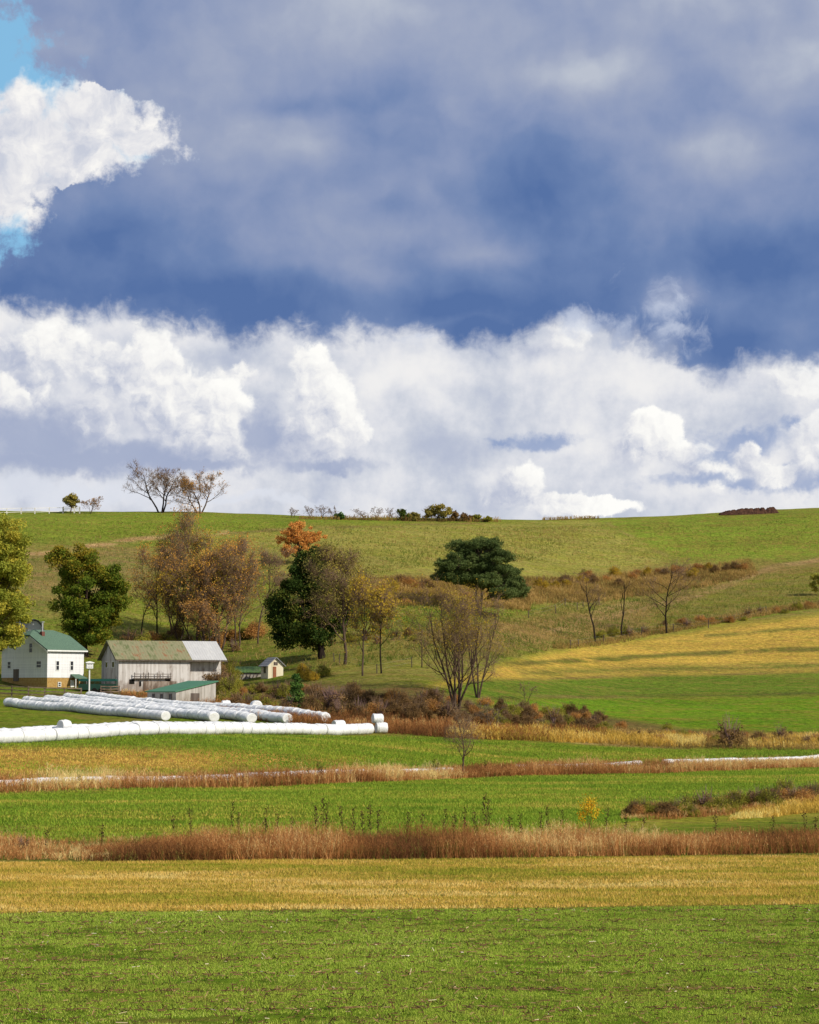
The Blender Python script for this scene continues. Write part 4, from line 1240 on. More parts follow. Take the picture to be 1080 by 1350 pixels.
# ---------------------------------------------------------------- wrapped bales
m, n, out = new_mat('white_bale_wrap')
_p = n.node('ShaderNodeTexCoord').outputs['Object']
wr = n.noise(n.vm('MULTIPLY', _p, (15, 2, 2)), 1.0, 5, .65, .5)
blot = n.noise(_p, 1.7, 4, .6)
c_ = n.mix(n.step(blot, .45, .72), (.85, .85, .85, 1), (.74, .74, .76, 1))
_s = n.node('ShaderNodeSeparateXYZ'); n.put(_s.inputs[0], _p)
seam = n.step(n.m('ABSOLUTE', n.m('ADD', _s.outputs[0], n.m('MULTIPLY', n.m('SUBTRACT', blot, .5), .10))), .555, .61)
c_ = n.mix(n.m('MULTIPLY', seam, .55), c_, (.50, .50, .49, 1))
grit = n.m('MULTIPLY', n.step(_s.outputs[2], .32, .02), n.step(n.noise(n.vm('MULTIPLY', _p, (4, 4, 1.5)), 1.0, 4, .6), .42, .62))
c_ = n.mix(n.m('MULTIPLY', grit, .5), c_, (.42, .40, .34, 1))
principled(n, out, c_, .38, .45, wr, 1.0, .10)
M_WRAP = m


def bale_mesh(seed, r=.66, L=1.24, k=20):
    rng = np.random.default_rng(seed)
    xs = np.array([-.5, -.485, -.43, -.35, -.27, -.19, -.11, -.03, .05, .13, .21, .29, .37, .43, .485, .5]) * L
    rs = np.array([.80, .905, .955, .975, .985, .99, .995, 1, 1, .995, .99, .985, .975, .955, .905, .80]) * r * (1 + .022 * rng.normal(size=16))
    th = np.arange(k) / k * 2 * math.pi
    mb = MB()
    R = rs[:, None] * (1 + .035 * (vnoise(np.cos(th)[None] * 2 + seed, np.sin(th)[None] * 2 + xs[:, None] * 1.5, seed) - .5) * 2)
    sag = .93
    V = np.stack([np.repeat(xs[:, None], k, 1), R * np.cos(th), np.maximum(R * np.sin(th) * sag, -r * .86)], -1)
    V[..., 2] += r * .86
    V += rng.normal(size=V.shape) * .008
    nn = len(xs); i = np.arange(nn - 1)[:, None] * k; j = np.arange(k)[None]; j2 = (j + 1) % k
    mb.add(V.reshape(-1, 3), np.stack([i + j, i + j2, i + k + j2, i + k + j], -1).reshape(-1, 4))
    for e, row in ((0, V[0]), (1, V[-1])):
        c = row.mean(0); c[0] += (-.0 if e == 0 else .0)
        VV = np.concatenate([row, c[None]])
        mb.add(VV, [([q, k, (q + 1) % k] if e == 0 else [(q + 1) % k, k, q])[::-1] for q in range(k)])
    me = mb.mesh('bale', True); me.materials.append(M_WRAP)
    return me


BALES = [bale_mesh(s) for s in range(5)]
brng = np.random.default_rng(4)


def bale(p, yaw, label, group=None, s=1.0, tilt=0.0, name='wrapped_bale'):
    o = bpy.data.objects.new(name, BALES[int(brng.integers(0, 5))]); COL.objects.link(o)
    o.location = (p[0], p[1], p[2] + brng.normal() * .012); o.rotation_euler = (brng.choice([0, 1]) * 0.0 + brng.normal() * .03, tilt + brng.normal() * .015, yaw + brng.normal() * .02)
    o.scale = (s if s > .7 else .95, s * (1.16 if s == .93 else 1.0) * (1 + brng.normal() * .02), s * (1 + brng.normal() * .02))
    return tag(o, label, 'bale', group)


def bale_row(p0, p1, label, group, off=0.0, pitch=1.215, skip=(), s=1.0, top=None):
    a, c = at(*p0), at(*p1)
    d = c[:2] - a[:2]; L = np.linalg.norm(d); d /= L; nrm = np.array([-d[1], d[0]])
    cnt = int(L / pitch); yaw = math.atan2(d[1], d[0])
    for q in range(cnt):
        if q in skip: continue
        xy = a[:2] + d * (q + .5) * pitch + nrm * (off + brng.normal() * .02)
        z = .5 * (gz(*(xy - d * .5)) + gz(*(xy + d * .5))) - .05
        sl = math.atan2(gz(*(xy + d * .6)) - gz(*(xy - d * .6)), 1.2)
        bale((xy[0], xy[1], z), yaw, label, group, s, -sl)
    return a, d, nrm, yaw


# the long double row in front
A0, dv, nv, yw = bale_row((-34, 982), (493, 967), 'white wrapped round bale in the long front row of the meadow', 'bales of the front row')
bale_row((-40, 980), (352, 969), 'white wrapped round bale in the second row just behind the front row', 'bales of the second row', 1.35)
e = at(497, 966.5)
bale(e + [.45, .0, -.03], .3, 'white wrapped bale closing the end of the front row, under another bale', s=.95)
bale(e + [0.05, .1, 1.02], .25, 'white wrapped bale stacked on top at the end of the front row', s=.88, name='wrapped_bale')
q = at(446, 966); bale(q + [0, 1.6, .15], .5, 'single white bale peeping over the front row near its end', s=.95)
q = at(82, 975); bale(q + [0, 1.0, .75], yw, 'white bale lying on top of the front double row', s=.8)
# rows fanning out behind
ROWS = [((10, 931), (219, 950), 'white bale in the hindmost-left row nearest the grass strip', 'bales of the first rear row'),
        ((34, 928), (284, 952), 'white bale in the second of the fanned rear rows', 'bales of the second rear row'),
        ((62, 926), (336, 953), 'white bale in the third of the fanned rear rows', 'bales of the third rear row'),
        ((88, 924), (384, 954), 'white bale in the fourth of the fanned rear rows', 'bales of the fourth rear row'),
        ((118, 922), (434, 953), 'white bale in the last fanned row, next to the hedgerow', 'bales of the fifth rear row')]
ROWS[0] = (ROWS[0][0], ROWS[0][1], 'white bale in the first of the fanned rear rows, beside the grass strip', ROWS[0][3])
for p0, p1, lb, gp in ROWS: bale_row(p0, p1, lb, gp, pitch=1.14, s=.93)
q = at(337, 941); bale(q + [0, .4, .35], 1.9, 'single white bale turned end-on, standing above the rear rows', s=.98)
q = at(297, 938); bale(q + [0, 1.0, .35], .3, 'small white bale on the hedge side of the rear rows', s=.8)
# the row glimpsed behind the stream-side weeds
for p0, p1 in (((-30, 1041), (600, 1020)), ((680, 1016), (850, 1010)), ((875, 1009), (1120, 999))):
    bale_row(p0, p1, 'low white wrapped bale half hidden among the brown weeds at the field edge', 'bales in the weed strip', pitch=1.15, s=.5)
# ---------------------------------------------------------------- trees, each where it stands
leafy_tree('willow_tree', 'tall yellow-green tree hanging over the farmhouse roof', 'tree', -26, 912,
           [(0, 712, 36, 40), (-12, 765, 42, 55), (6, 806, 36, 38), (-22, 735, 50, 60), (-5, 838, 30, 18), (-40, 800, 40, 60), (14, 740, 26, 34), (10, 838, 22, 18)], M_WILLOW, 230, 330, .17, r0=.45, seed=3, rc=(.8, 1.6))
leafy_tree('maple_tree', 'dense green tree with rusty leaf tips between farmhouse and barn', 'tree', 113, 866,
           [(112, 743, 42, 28), (105, 785, 42, 40), (124, 820, 42, 36), (150, 775, 20, 36), (76, 738, 18, 20), (100, 840, 30, 18)], M_MAPLE, 190, 300, .18, r0=.4, seed=5, rc=(.8, 1.5),
           gold=lambda P: np.clip((P[:, 2] - .75) * 1.2, 0, .4))
leafy_tree('oak_tree', 'big dark green broad tree with a thick dark trunk in the pasture', 'tree', 424, 868,
           [(413, 748, 34, 26), (388, 785, 34, 36), (376, 826, 22, 26), (424, 790, 42, 40), (410, 832, 40, 24), (440, 760, 22, 26), (446, 800, 28, 40), (364, 806, 16, 22), (420, 735, 24, 14)], M_DARKLEAF, 230, 300, .19, bark=M_DARKBARK, r0=.5, seed=7, rc=(.8, 1.7))
leafy_tree('orange_tree', 'bright orange autumn tree rising behind the big dark tree', 'tree', 395, 744,
           [(396, 702, 26, 15), (380, 712, 20, 16), (412, 710, 20, 14), (395, 722, 34, 16), (388, 694, 16, 9)], M_ORANGE, 120, 110, .15, bark=M_BARK, r0=.2, seed=9, rc=(.5, 1.0))


def pine():
    rng = np.random.default_rng(21)
    bx, by = 634, 812
    b = at(bx, by); t = thing('pine_tree', 'wide dark blue-green pine with layered boughs on the hillside', 'tree', b)
    E = [(630, 735, 45, 24), (650, 760, 40, 22), (612, 752, 34, 18), (612, 722, 30, 13), (640, 718, 28, 12), (655, 736, 28, 15), (598, 742, 26, 14), (626, 748, 34, 14), (668, 752, 24, 14), (588, 762, 18, 8), (640, 766, 34, 12), (676, 768, 20, 11), (610, 764, 18, 8), (660, 783, 24, 9), (684, 778, 10, 9)]
    lm, tr = MB(), MB(); k = mpp(b)
    top = (by - 706) * k
    for px_, py_, rx, ry in E:
        x, z = (px_ - bx) * k, (by - py_) * k
        m_ = 17
        D = rng.normal(size=(m_, 3)); D /= np.linalg.norm(D, axis=1, keepdims=True)
        C = np.array([x, rng.normal() * 2.2, z]) + D * rng.random((m_, 1)) ** .4 * [rx * k * .85, rx * k * .95, ry * k * .7]
        R = rng.uniform(.8, 1.6, m_)
        P = clump_leaves(rng, C, R, 420, .6)
        leaves(lm, rng, P, .20, .4 * np.repeat(rng.random(m_), 420) + .5 * rng.random(len(P)), up=.5, aspect=.28)
        for q in range(m_):
            s = np.array([x * .18, 0, max(1.5, z * .72)]); e = C[q]; u = np.linspace(0, 1, 6)[:, None]
            mid = (s + e) / 2 + [0, 0, .4]
            tr.tube(s * (1 - u) ** 2 + 2 * mid * u * (1 - u) + e * u ** 2, np.linspace(.16, .03, 6), 5, False)
        m2 = 40                                   # smaller tufts breaking the outline of each bough
        D = rng.normal(size=(m2, 3)); D[:, 2] = np.abs(D[:, 2]) * .8 + D[:, 2] * .2; D /= np.linalg.norm(D, axis=1, keepdims=True)
        C2 = C[rng.integers(0, m_, m2)] + D * rng.uniform(.7, 1.5, (m2, 1)) * [1.1, 1.1, .75]
        P = clump_leaves(rng, C2, rng.uniform(.25, .5, m2), 60, .8)
        leaves(lm, rng, P, .17, .25 + .45 * np.repeat(rng.random(m2), 60) + .3 * rng.random(len(P)), up=.5, aspect=.28)
    lm.build('crown', M_PINE, t)
    for tx in (-.6, .5):
        z = np.linspace(-.3, top * .86, 7)
        tr.tube(np.stack([tx * z / 4 - .3, .1 * np.sin(z), z], 1), np.linspace(.34, .09, 7), 7)
    tr.build('trunk', M_PALEBARK, t, True)


pine()
# brown wood beside and behind the barn
GB = 'bare and browning trees behind the barn'
bare_tree('autumn_tree', 'thin dark tree with few brown leaves close to the green tree', 'tree', 186, 842, 752, 40, 31, 1, 3, (8, 5, 4), up=.11, ang=(38, 40, 42), fine_n=3, fine_r=.02, r0=.13, leaf=M_BROWNLEAF, nleaf=472, lsize=0.124, bark=M_DARKBARK)
bare_tree('autumn_tree', 'dark-stemmed tree with thin rust leaves left of the brown grove', 'tree', 206, 846, 728, 66, 32, 1, 3, (9, 6, 5), up=.11, ang=(38, 40, 42), fine_n=3, fine_r=.02, r0=.16, leaf=M_BROWNLEAF, nleaf=2025, lsize=0.124, bark=M_DARKBARK)
bare_tree('autumn_tree', 'gold-topped tree on the upper edge of the brown grove', 'tree', 228, 838, 696, 78, 33, 2, 3, (10, 6, 6), up=.11, ang=(38, 40, 42), fine_n=3, fine_r=.02, r0=.18, leaf=M_GOLDLEAF, nleaf=4320, lsize=0.136)
bare_tree('autumn_tree', 'tallest tree of the brown grove with bare upper twigs against the hill', 'tree', 272, 848, 664, 112, 34, 2, 3, (11, 7, 5), up=.11, ang=(38, 40, 42), fine_n=3, fine_r=.02, r0=.24, leaf=M_BROWNLEAF, nleaf=3510, lsize=0.136, leaf_lo=.0)
bare_tree('autumn_tree', 'full rust-brown tree in the middle of the grove behind the barn', 'tree', 290, 860, 712, 92, 35, 3, 3, (9, 6, 5), up=.11, ang=(38, 40, 42), fine_n=3, fine_r=.02, r0=.18, leaf=M_BROWNLEAF, nleaf=3825, lsize=0.136, spread=.3)
bare_tree('autumn_tree', 'rusty low tree right behind the barn roof', 'tree', 256, 858, 742, 76, 36, 3, 3, (8, 6, 6), up=.11, ang=(38, 40, 42), fine_n=3, fine_r=.02, r0=.15, leaf=M_GOLDLEAF, nleaf=4860, lsize=0.136, spread=.3)
bare_tree('autumn_tree', 'gold-brown tree on the open side of the grove', 'tree', 314, 856, 728, 66, 37, 2, 3, (9, 6, 5), up=.11, ang=(38, 40, 42), fine_n=3, fine_r=.02, r0=.15, leaf=M_GOLDLEAF, nleaf=2295, lsize=0.124)
bare_tree('bare_tree', 'grey leafless tree closing the grove toward the big dark tree', 'tree', 340, 850, 722, 56, 38, 1, 3, (10, 7, 5), up=.11, ang=(38, 40, 42), fine_n=3, fine_r=.02, r0=.15, leaf=M_BROWNLEAF, nleaf=351, lsize=0.112)
bare_tree('autumn_tree', 'slim brown tree standing between grove and thin dark tree', 'tree', 236, 852, 765, 50, 39, 2, 3, (8, 6, 5), up=.11, ang=(38, 40, 42), fine_n=3, fine_r=.02, r0=.12, leaf=M_GOLDLEAF, nleaf=2430, lsize=0.124)
bare_tree('autumn_tree', 'rust tree under the tallest tree of the grove', 'tree', 276, 866, 778, 70, 40, 3, 3, (7, 6, 5), up=.11, ang=(38, 40, 42), fine_n=3, fine_r=.02, r0=.12, leaf=M_RUSTY, nleaf=3510, lsize=0.124)
# crest pair
bare_tree('bare_tree', 'leafless dark three-stemmed tree on the crest of the hill', 'tree', 213, 676, 609, 74, 41, 3, 3, (9, 5, 4), r0=.24, spread=.30, up=.12, ang=(38, 40, 42), fine_n=3, fine_r=.03, bark=M_DARKBARK, twig=M_TWIG)
bare_tree('bare_tree', 'crest tree with a few last brown leaves beside the leafless one', 'tree', 263, 677, 622, 70, 42, 3, 3, (9, 5, 4), r0=.22, spread=.30, up=.12, ang=(38, 40, 42), fine_n=3, fine_r=.03, leaf=M_BROWNLEAF, nleaf=1680, lsize=0.149)
# half bare trees beside the dark one
bare_tree('half_bare_tree', 'grey-twigged tree with olive leaves against the big dark tree', 'tree', 455, 876, 724, 84, 43, 1, 3, (14, 8, 6), r0=.24, first=.22, ang=(38, 40, 45), leaf=M_GREYLEAF, nleaf=9500, lsize=0.115)
bare_tree('young_tree', 'slender tree with gold leaves, first in line after the grey-twigged one', 'tree', 478, 891, 766, 38, 44, 1, 3, (10, 6, 4), r0=.14, first=.3, leaf=M_GOLDLEAF, nleaf=3120, lsize=0.124)
bare_tree('young_tree', 'slender tree with sparse yellow leaves beside two fence stakes', 'tree', 503, 888, 770, 36, 45, 1, 3, (9, 5, 4), r0=.13, first=.35, leaf=M_GOLDLEAF, nleaf=1920, lsize=0.124, bark=M_DARKBARK)
bare_tree('sapling', 'thin bare sapling in the grass between slender trees and hedgerow', 'tree', 556, 880, 826, 18, 46, 1, 2, (7, 4), r0=.10)
# front multi-stemmed pair
bare_tree('multi_stemmed_tree', 'wide many-stemmed tree with yellow leaf tufts rising from the hedgerow', 'tree', 602, 938, 764, 106, 47, 7, 3, (8, 4, 4), r0=.15, spread=.28, up=.09, first=.2, ang=(40, 44, 45), fine_n=2, fine_r=.014, ratio=(.5, .5, .5), leaf=M_GOLDLEAF, nleaf=5200, lsize=0.085, leaf_lo=.45, bark=M_BARK)
bare_tree('multi_stemmed_tree', 'smaller twin-stemmed tree at the side of the wide many-stemmed one', 'tree', 630, 920, 774, 62, 48, 3, 3, (8, 4, 4), r0=.13, spread=.28, first=.2, ang=(40, 44, 45), fine_n=2, fine_r=.014, leaf=M_GOLDLEAF, nleaf=1440, lsize=0.081, leaf_lo=.4, bark=M_BARK)
# three bare trees along the slope
bare_tree('bare_tree', 'bare leaning tree with forked top beside the wire fence', 'tree', 785, 846, 754, 42, 49, 1, 3, (8, 4, 3), r0=.19, fine_n=2, first=.45, up=.02, ang=(40, 45, 50), bark=M_DARKBARK, lean=(-.22, 0))
bare_tree('dead_trunk', 'dead bent trunk with almost no branches between two bare trees', 'tree', 820, 839, 757, 18, 50, 1, 1, (4,), r0=.18, first=.35, wob=.12, fine_n=3, bark=M_DARKBARK)
bare_tree('bare_tree', 'bare tree with wide even branches at the foot of the dirt track', 'tree', 879, 835, 738, 72, 51, 1, 3, (13, 5, 4), r0=.20, first=.26, fine_n=2, wob=.07, ang=(54, 42, 42), bark=M_DARKBARK)
bare_tree('young_tree', 'small bare reddish tree alone in front of the hedgerow', 'tree', 610, 1024, 930, 42, 52, 1, 3, (12, 5, 3), r0=.09, first=.25, up=.08, ang=(46, 42, 45), fine_r=.010, fine_l=1.4, fine_n=2, bark=M_BARK)
bare_tree('sapling', 'little dry sapling beside the bright green field', 'tree', 694, 925, 900, 22, 53, 2, 2, (6, 4), r0=.05)
bare_tree('sapling', 'pale bare sapling at the foot of the wide many-stemmed tree', 'tree', 648, 962, 925, 34, 54, 3, 2, (6, 4), r0=.05, bark=M_PALEBARK, twig=M_PALEBARK)
# along the crest
for s, (px_, top_, w_, lb) in enumerate([(387, 669, 12, 'leafless sapling on the crest above the orange tree'), (411, 668, 14, 'second leafless sapling on the crest above the orange tree'),
                                         (427, 666, 16, 'tallest leafless sapling near the dark crest bush'), (440, 667, 14, 'leafless sapling next to the dark crest bush'),
                                         (482, 671, 22, 'twiggy low tree between the two dark crest bushes'), (495, 669, 16, 'twiggy sapling between the two dark crest bushes'),
                                         (518, 670, 14, 'bare sapling touching the dark evergreen on the crest'), (560, 666, 22, 'bare grey tree behind the crest copse')]):
    bare_tree('sapling', lb, 'tree', px_, 684 if px_ > 440 else 683, top_, w_, 60 + s, 2, 2, (8, 5), r0=.09, fine_r=.03, fine_n=4, spread=.3, lean=(-.15, 0))
leafy_tree('round_bush', 'round olive bush behind the gate panel on the crest', 'bush', 94, 677, [(94, 661, 12, 9), (96, 655, 8, 5)], M_GREYLEAF, 16, 90, .26, r0=.15, seed=71, rc=(.6, 1.1))
bare_tree('sapling', 'airy twiggy bush right of the crest gate panel', 'bush', 120, 677, 655, 26, 72, 4, 2, (7, 5), r0=.06, fine_r=.022, leaf=M_BROWNLEAF, nleaf=312, lsize=0.136)
leafy_tree('evergreen_bush', 'small dark bush alone on the crest', 'bush', 449, 685, [(449, 680, 8, 4)], M_CEDAR, 8, 90, .25, r0=.1, seed=73, rc=(.5, .9))
leafy_tree('evergreen_bush', 'dark evergreen bush on the crest, first of the copse', 'bush', 532, 686, [(531, 678, 8, 7), (534, 681, 7, 5)], M_DARKLEAF, 12, 100, .26, r0=.12, seed=74, rc=(.6, 1.0))
leafy_tree('evergreen_bush', 'green low bush in the crest copse', 'bush', 547, 687, [(547, 681, 9, 6)], M_GREYLEAF, 9, 100, .26, r0=.1, seed=75, rc=(.6, 1.0))
leafy_tree('crest_tree', 'largest green tree of the copse on the crest', 'tree', 577, 687, [(577, 671, 14, 6), (570, 676, 12, 7), (588, 676, 10, 7)], M_GREYLEAF, 20, 110, .27, r0=.18, seed=76, rc=(.7, 1.2))
leafy_tree('brown_bush', 'reddish brown bush leaning on the largest crest tree', 'bush', 602, 687, [(602, 681, 14, 6), (612, 682, 10, 5)], M_HEDGE, 16, 90, .26, r0=.1, seed=77, rc=(.6, 1.0))
leafy_tree('low_bush', 'low green bush at the end of the crest copse', 'bush', 636, 688, [(628, 683, 9, 4), (642, 684, 8, 3)], M_OLIVE, 12, 80, .25, r0=.08, seed=78, rc=(.5, .8))
leafy_tree('edge_bush', 'gold-green bush beside the dirt track at the picture edge', 'bush', 1082, 786, [(1080, 768, 14, 16), (1088, 760, 14, 14)], M_OLIVE, 22, 110, .22, r0=.1, seed=79, rc=(.5, 1.0))
leafy_tree('cedar_tree', 'small dense dark green cedar at the hedgerow near the bales', 'tree', 391, 938, [(391, 900, 8, 12), (390, 914, 13, 12), (392, 926, 15, 11)], M_CEDAR, 34, 120, .13, r0=.1, seed=80, rc=(.35, .6))

# ---------------------------------------------------------------- shrubs
PROTO = {'brown': shrub_proto('shrub', M_HEDGE, 1), 'rust': shrub_proto('shrub', M_RUSTY, 2, 1.3), 'olive': shrub_proto('shrub', M_OLIVE, 3, 1.5),
         'gold': shrub_proto('shrub', M_GOLDLEAF, 4, 1.6), 'thin': shrub_proto('shrub', M_HEDGE, 5, 1.7, 1.8, 14, 60, .06, M_PURPLE, 30), 'twig': shrub_proto('twiggy_shrub', M_HEDGE, 6, 1.5, 2.3, 9, 34, .06, M_PURPLE, 90)}
srng = np.random.default_rng(8)


def scatter(region, cnt, kinds, size, label, group):
    """shrubs standing between two lines (px, lower py, upper py)"""
    xs = [r[0] for r in region]
    for q in range(cnt):
        x = xs[0] + (xs[-1] - xs[0]) * (q + srng.random()) / cnt
        lo = np.interp(x, xs, [r[1] for r in region]); hi = np.interp(x, xs, [r[2] for r in region])
        p = at(x, lo + (hi - lo) * srng.random())
        kd = kinds[int(srng.integers(0, len(kinds)))]
        shrub(kd, p - [0, 0, .08], size[0] + (size[1] - size[0]) * srng.random(), srng, label, group)


scatter([(285, 930, 912), (420, 945, 912)], 26, ['brown', 'olive', 'rust', 'thin'], (.8, 1.3), 'low brown and olive shrub on the bank between shed and cedar', 'shrubs on the bank by the bales')
scatter([(405, 945, 918), (600, 958, 926)], 42, ['brown', 'brown', 'rust', 'thin'], (.9, 1.5), 'dark brown shrub of the tangled hedgerow left of the many-stemmed tree', 'shrubs of the hedgerow below the pasture')
scatter([(600, 958, 932), (800, 966, 943)], 42, ['brown', 'rust', 'olive', 'brown', 'thin'], (.7, 1.2), 'brown shrub of the hedgerow tapering along the bright green field', 'shrubs of the tapering hedgerow')
scatter([(500, 785, 772), (570, 784, 768)], 9, ['rust', 'brown', 'gold'], (1.2, 1.9), 'rusty shrub on the hillside left of the wide pine', 'hillside shrubs left of the pine')
scatter([(690, 782, 768), (820, 772, 758), (985, 754, 744)], 26, ['rust', 'gold', 'brown', 'rust'], (1.1, 1.9), 'rust or gold shrub in the hillside row right of the wide pine', 'hillside shrubs right of the pine')
scatter([(520, 800, 786), (700, 798, 784)], 12, ['rust', 'thin'], (.8, 1.2), 'thin rusty scrub in dry grass below the wide pine', 'scrub below the pine')
scatter([(860, 833, 828), (960, 822, 815), (1085, 803, 797)], 16, ['brown', 'thin', 'rust', 'olive'], (.7, 1.3), 'low brown shrub along the wire fence above the yellow slope', 'shrubs along the wire fence')
scatter([(790, 842, 838), (850, 838, 834)], 5, ['brown', 'olive', 'thin'], (.9, 1.4), 'low shrub at the feet of the leaning and dead trees', 'shrubs at the leaning tree')
scatter([(170, 858, 838), (340, 866, 838)], 14, ['brown', 'olive', 'rust', 'thin'], (1.2, 2.0), 'brown undergrowth shrub beneath the grove behind the barn', 'shrubs under the grove')
scatter([(286, 902, 886), (318, 902, 886)], 4, ['gold', 'olive'], (1.6, 2.3), 'gold-olive shrub crowding the far end of the barn', 'shrubs at the barn end')
scatter([(278, 926, 905), (312, 926, 905)], 5, ['gold', 'olive', 'brown'], (1.5, 2.2), 'tall olive-brown shrub between shed and lean-to', 'shrubs behind the low shed')
scatter([(398, 902, 890), (430, 905, 890)], 4, ['gold', 'olive'], (1.0, 1.5), 'yellowish shrub between cream shed and fence stake', 'shrubs by the cream shed')
scatter([(430, 852, 846), (560, 850, 838)], 7, ['olive', 'thin', 'brown'], (.8, 1.4), 'scrubby bush in the pasture behind the slender trees', 'pasture scrub')
scatter([(830, 1080, 1072), (900, 1078, 1068), (1000, 1070, 1060), (1090, 1056, 1046)], 36, ['brown', 'olive', 'rust', 'thin', 'olive'], (.5, .85), 'low bramble shrub of the short hedge in the wheat field', 'shrubs of the short hedge')
scatter([(800, 972, 958), (900, 980, 968), (1090, 986, 974)], 24, ['brown', 'thin', 'rust', 'olive', 'brown'], (.4, .8), 'low brown bush in the thin tangle beside the bright green field', 'shrubs of the thin tangle')
for px_, py_, kd, sz, lb in ((440, 936, 'twig', 1.9, 'purple-grey twiggy bush beside the cedar'), (962, 985, 'thin', 1.7, 'upright brown bush at the edge of the bright green field'),
                             (1030, 978, 'thin', 1.1, 'dark thin bush near the corner of the yellow grass'), (1000, 978, 'brown', .9, 'low brown bush between the two upright ones'),
                             (1036, 1052, 'olive', .85, 'taller olive bush standing up from the short hedge'), 
                             (770, 758, 'olive', 1.0, 'green shrub in front of the hillside row'), (640, 930, 'rust', .9, 'orange-tinged shrub below the smaller twin-stemmed tree'),
                             (880, 962, 'olive', .7, 'small green shrub in the yellow grass strip'), (30, 1124, 'thin', .55, 'loose brown weed clump at the gap in the weeds')):
    shrub(kd, at(px_, py_) - [0, 0, .06], sz, srng, lb)
for k_, p_ in PROTO.items():
    if k_ not in _free: bpy.data.objects.remove(p_)

# ---------------------------------------------------------------- heap of earth on the crest
b = at(988, 678); k = mpp(b)
mb = MB(); gx, gy = np.meshgrid(np.linspace(-41, 42, 90), np.linspace(-1, 1, 22))
prof = np.interp(gx, [-41, -36, -26, -8, 20, 33, 38, 42], [0, 3.6, 6.2, 7.6, 8.6, 9, 6.5, 0])
hh = prof * np.clip(1.25 - gy ** 2 * 1.25, 0, 1) * (.85 + .5 * vnoise(gx * .35, gy * 4, 3)) + .9 * (vnoise(gx * 1.1, gy * 9, 8) - .5)
V = np.stack([gx * k, gy * 4.2 + 3, hh * k - .25], -1); nr_, nc_ = gx.shape
i = np.arange(nr_ - 1)[:, None] * nc_ + np.arange(nc_ - 1)[None]
mb.add(V.reshape(-1, 3), np.stack([i, i + 1, i + nc_ + 1, i + nc_], -1).reshape(-1, 4))
m, n, out = new_mat('dark_earth'); _p = n.node('ShaderNodeTexCoord').outputs['Object']; g_ = n.noise(_p, 1.6, 6, .7)
principled(n, out, n.mix(n.step(g_, .4, .65), alb(100, 70, 54), alb(62, 44, 36)), .95, .1, g_, 1.0, .4)
o = mb.build('earth_heap', m, None, False, b); tag(o, 'long low heap of dark red earth on the crest of the hill', 'earth heap')
# ---------------------------------------------------------------- grass, weeds and stalks
def blade_mat(name, stops, trans=.3):
    m, n, out = new_mat(name)
    c = n.ramp(n.attr('tint'), stops)
    d = n.node('ShaderNodeBsdfDiffuse'); n.put(d.inputs[0], c)
    t = n.node('ShaderNodeBsdfTranslucent'); n.put(t.inputs[0], c)
    mx = n.node('ShaderNodeMixShader'); mx.inputs[0].default_value = trans
    n.t.links.new(d.outputs[0], mx.inputs[1]); n.t.links.new(t.outputs[0], mx.inputs[2]); n.t.links.new(mx.outputs[0], out.inputs[0])
    return m


def quad_region(rng, cnt, lo, hi):
    """points on the ground between two seen lines, even per square metre: (px, py) lines become world lines"""
    a = np.array([at(*p) for p in lo]); c = np.array([at(*p) for p in hi])
    t = np.linspace(0, 1, 200)
    ua = np.linspace(0, 1, len(a)); uc = np.linspace(0, 1, len(c))
    LA = np.stack([np.interp(t, ua, a[:, k]) for k in (0, 1)], 1); LC = np.stack([np.interp(t, uc, c[:, k]) for k in (0, 1)], 1)
    wd = np.linalg.norm(LC - LA, axis=1) + .05
    cdf = np.cumsum(wd); cdf /= cdf[-1]
    q = np.interp(rng.random(cnt), cdf, t) * 199
    i = np.clip(q.astype(int), 0, 198); f = (q - i)[:, None]
    A_, C_ = LA[i] * (1 - f) + LA[i + 1] * f, LC[i] * (1 - f) + LC[i + 1] * f
    v = rng.random((cnt, 1))
    P = A_ * (1 - v) + C_ * v
    return np.stack([P[:, 0], P[:, 1], terrain(P[:, 0], P[:, 1])], 1), q / 199


def blades(mb, rng, P, h, wdt, tint, lean=.35, bend=True):
    n = len(P); h = np.broadcast_to(np.asarray(h, float), (n,))[:, None]
    a = rng.random(n) * 6.283; A = np.stack([np.cos(a), np.sin(a), 0 * a], 1)
    D = np.stack([rng.normal(size=n) * lean, rng.normal(size=n) * lean, np.ones(n)], 1); D /= np.linalg.norm(D, axis=1, keepdims=True)
    T = P + D * h
    V = np.stack([P - A * wdt / 2, P + A * wdt / 2, T], 1)
    mb.add(V.reshape(-1, 3), np.arange(n * 3).reshape(-1, 3), np.repeat(np.clip(tint, .001, 1), 3))
    return T


grng = np.random.default_rng(77)
lw = lambda *c: alb(*c, k=.52)
lg = lambda *c: alb(*c, k=.82)
G3 = lambda a, b, c, d: [(0, a), (.4, b), (.75, c), (1, d)]
M_WHEAT = blade_mat('young_wheat', G3(lf(118, 120, 54), lf(136, 153, 55), lf(153, 166, 68), lf(198, 178, 110)))
M_STUBBLE = blade_mat('straw_stubble', G3(lg(126, 138, 42), lg(168, 152, 62), lg(208, 170, 88), lg(226, 194, 122)))
M_MEADOW = blade_mat('meadow_blades', G3(lg(104, 130, 44), lg(128, 149, 50), lg(161, 155, 64), lg(200, 170, 88)))
M_DRYWEED = blade_mat('dry_weeds', G3(lw(88, 58, 36), lw(124, 84, 48), lw(158, 114, 70), lw(198, 160, 108)))
M_YELLOWGRASS = blade_mat('yellow_grass', G3(lg(150, 128, 56), lg(196, 160, 72), lg(214, 180, 92), lg(226, 200, 124)))
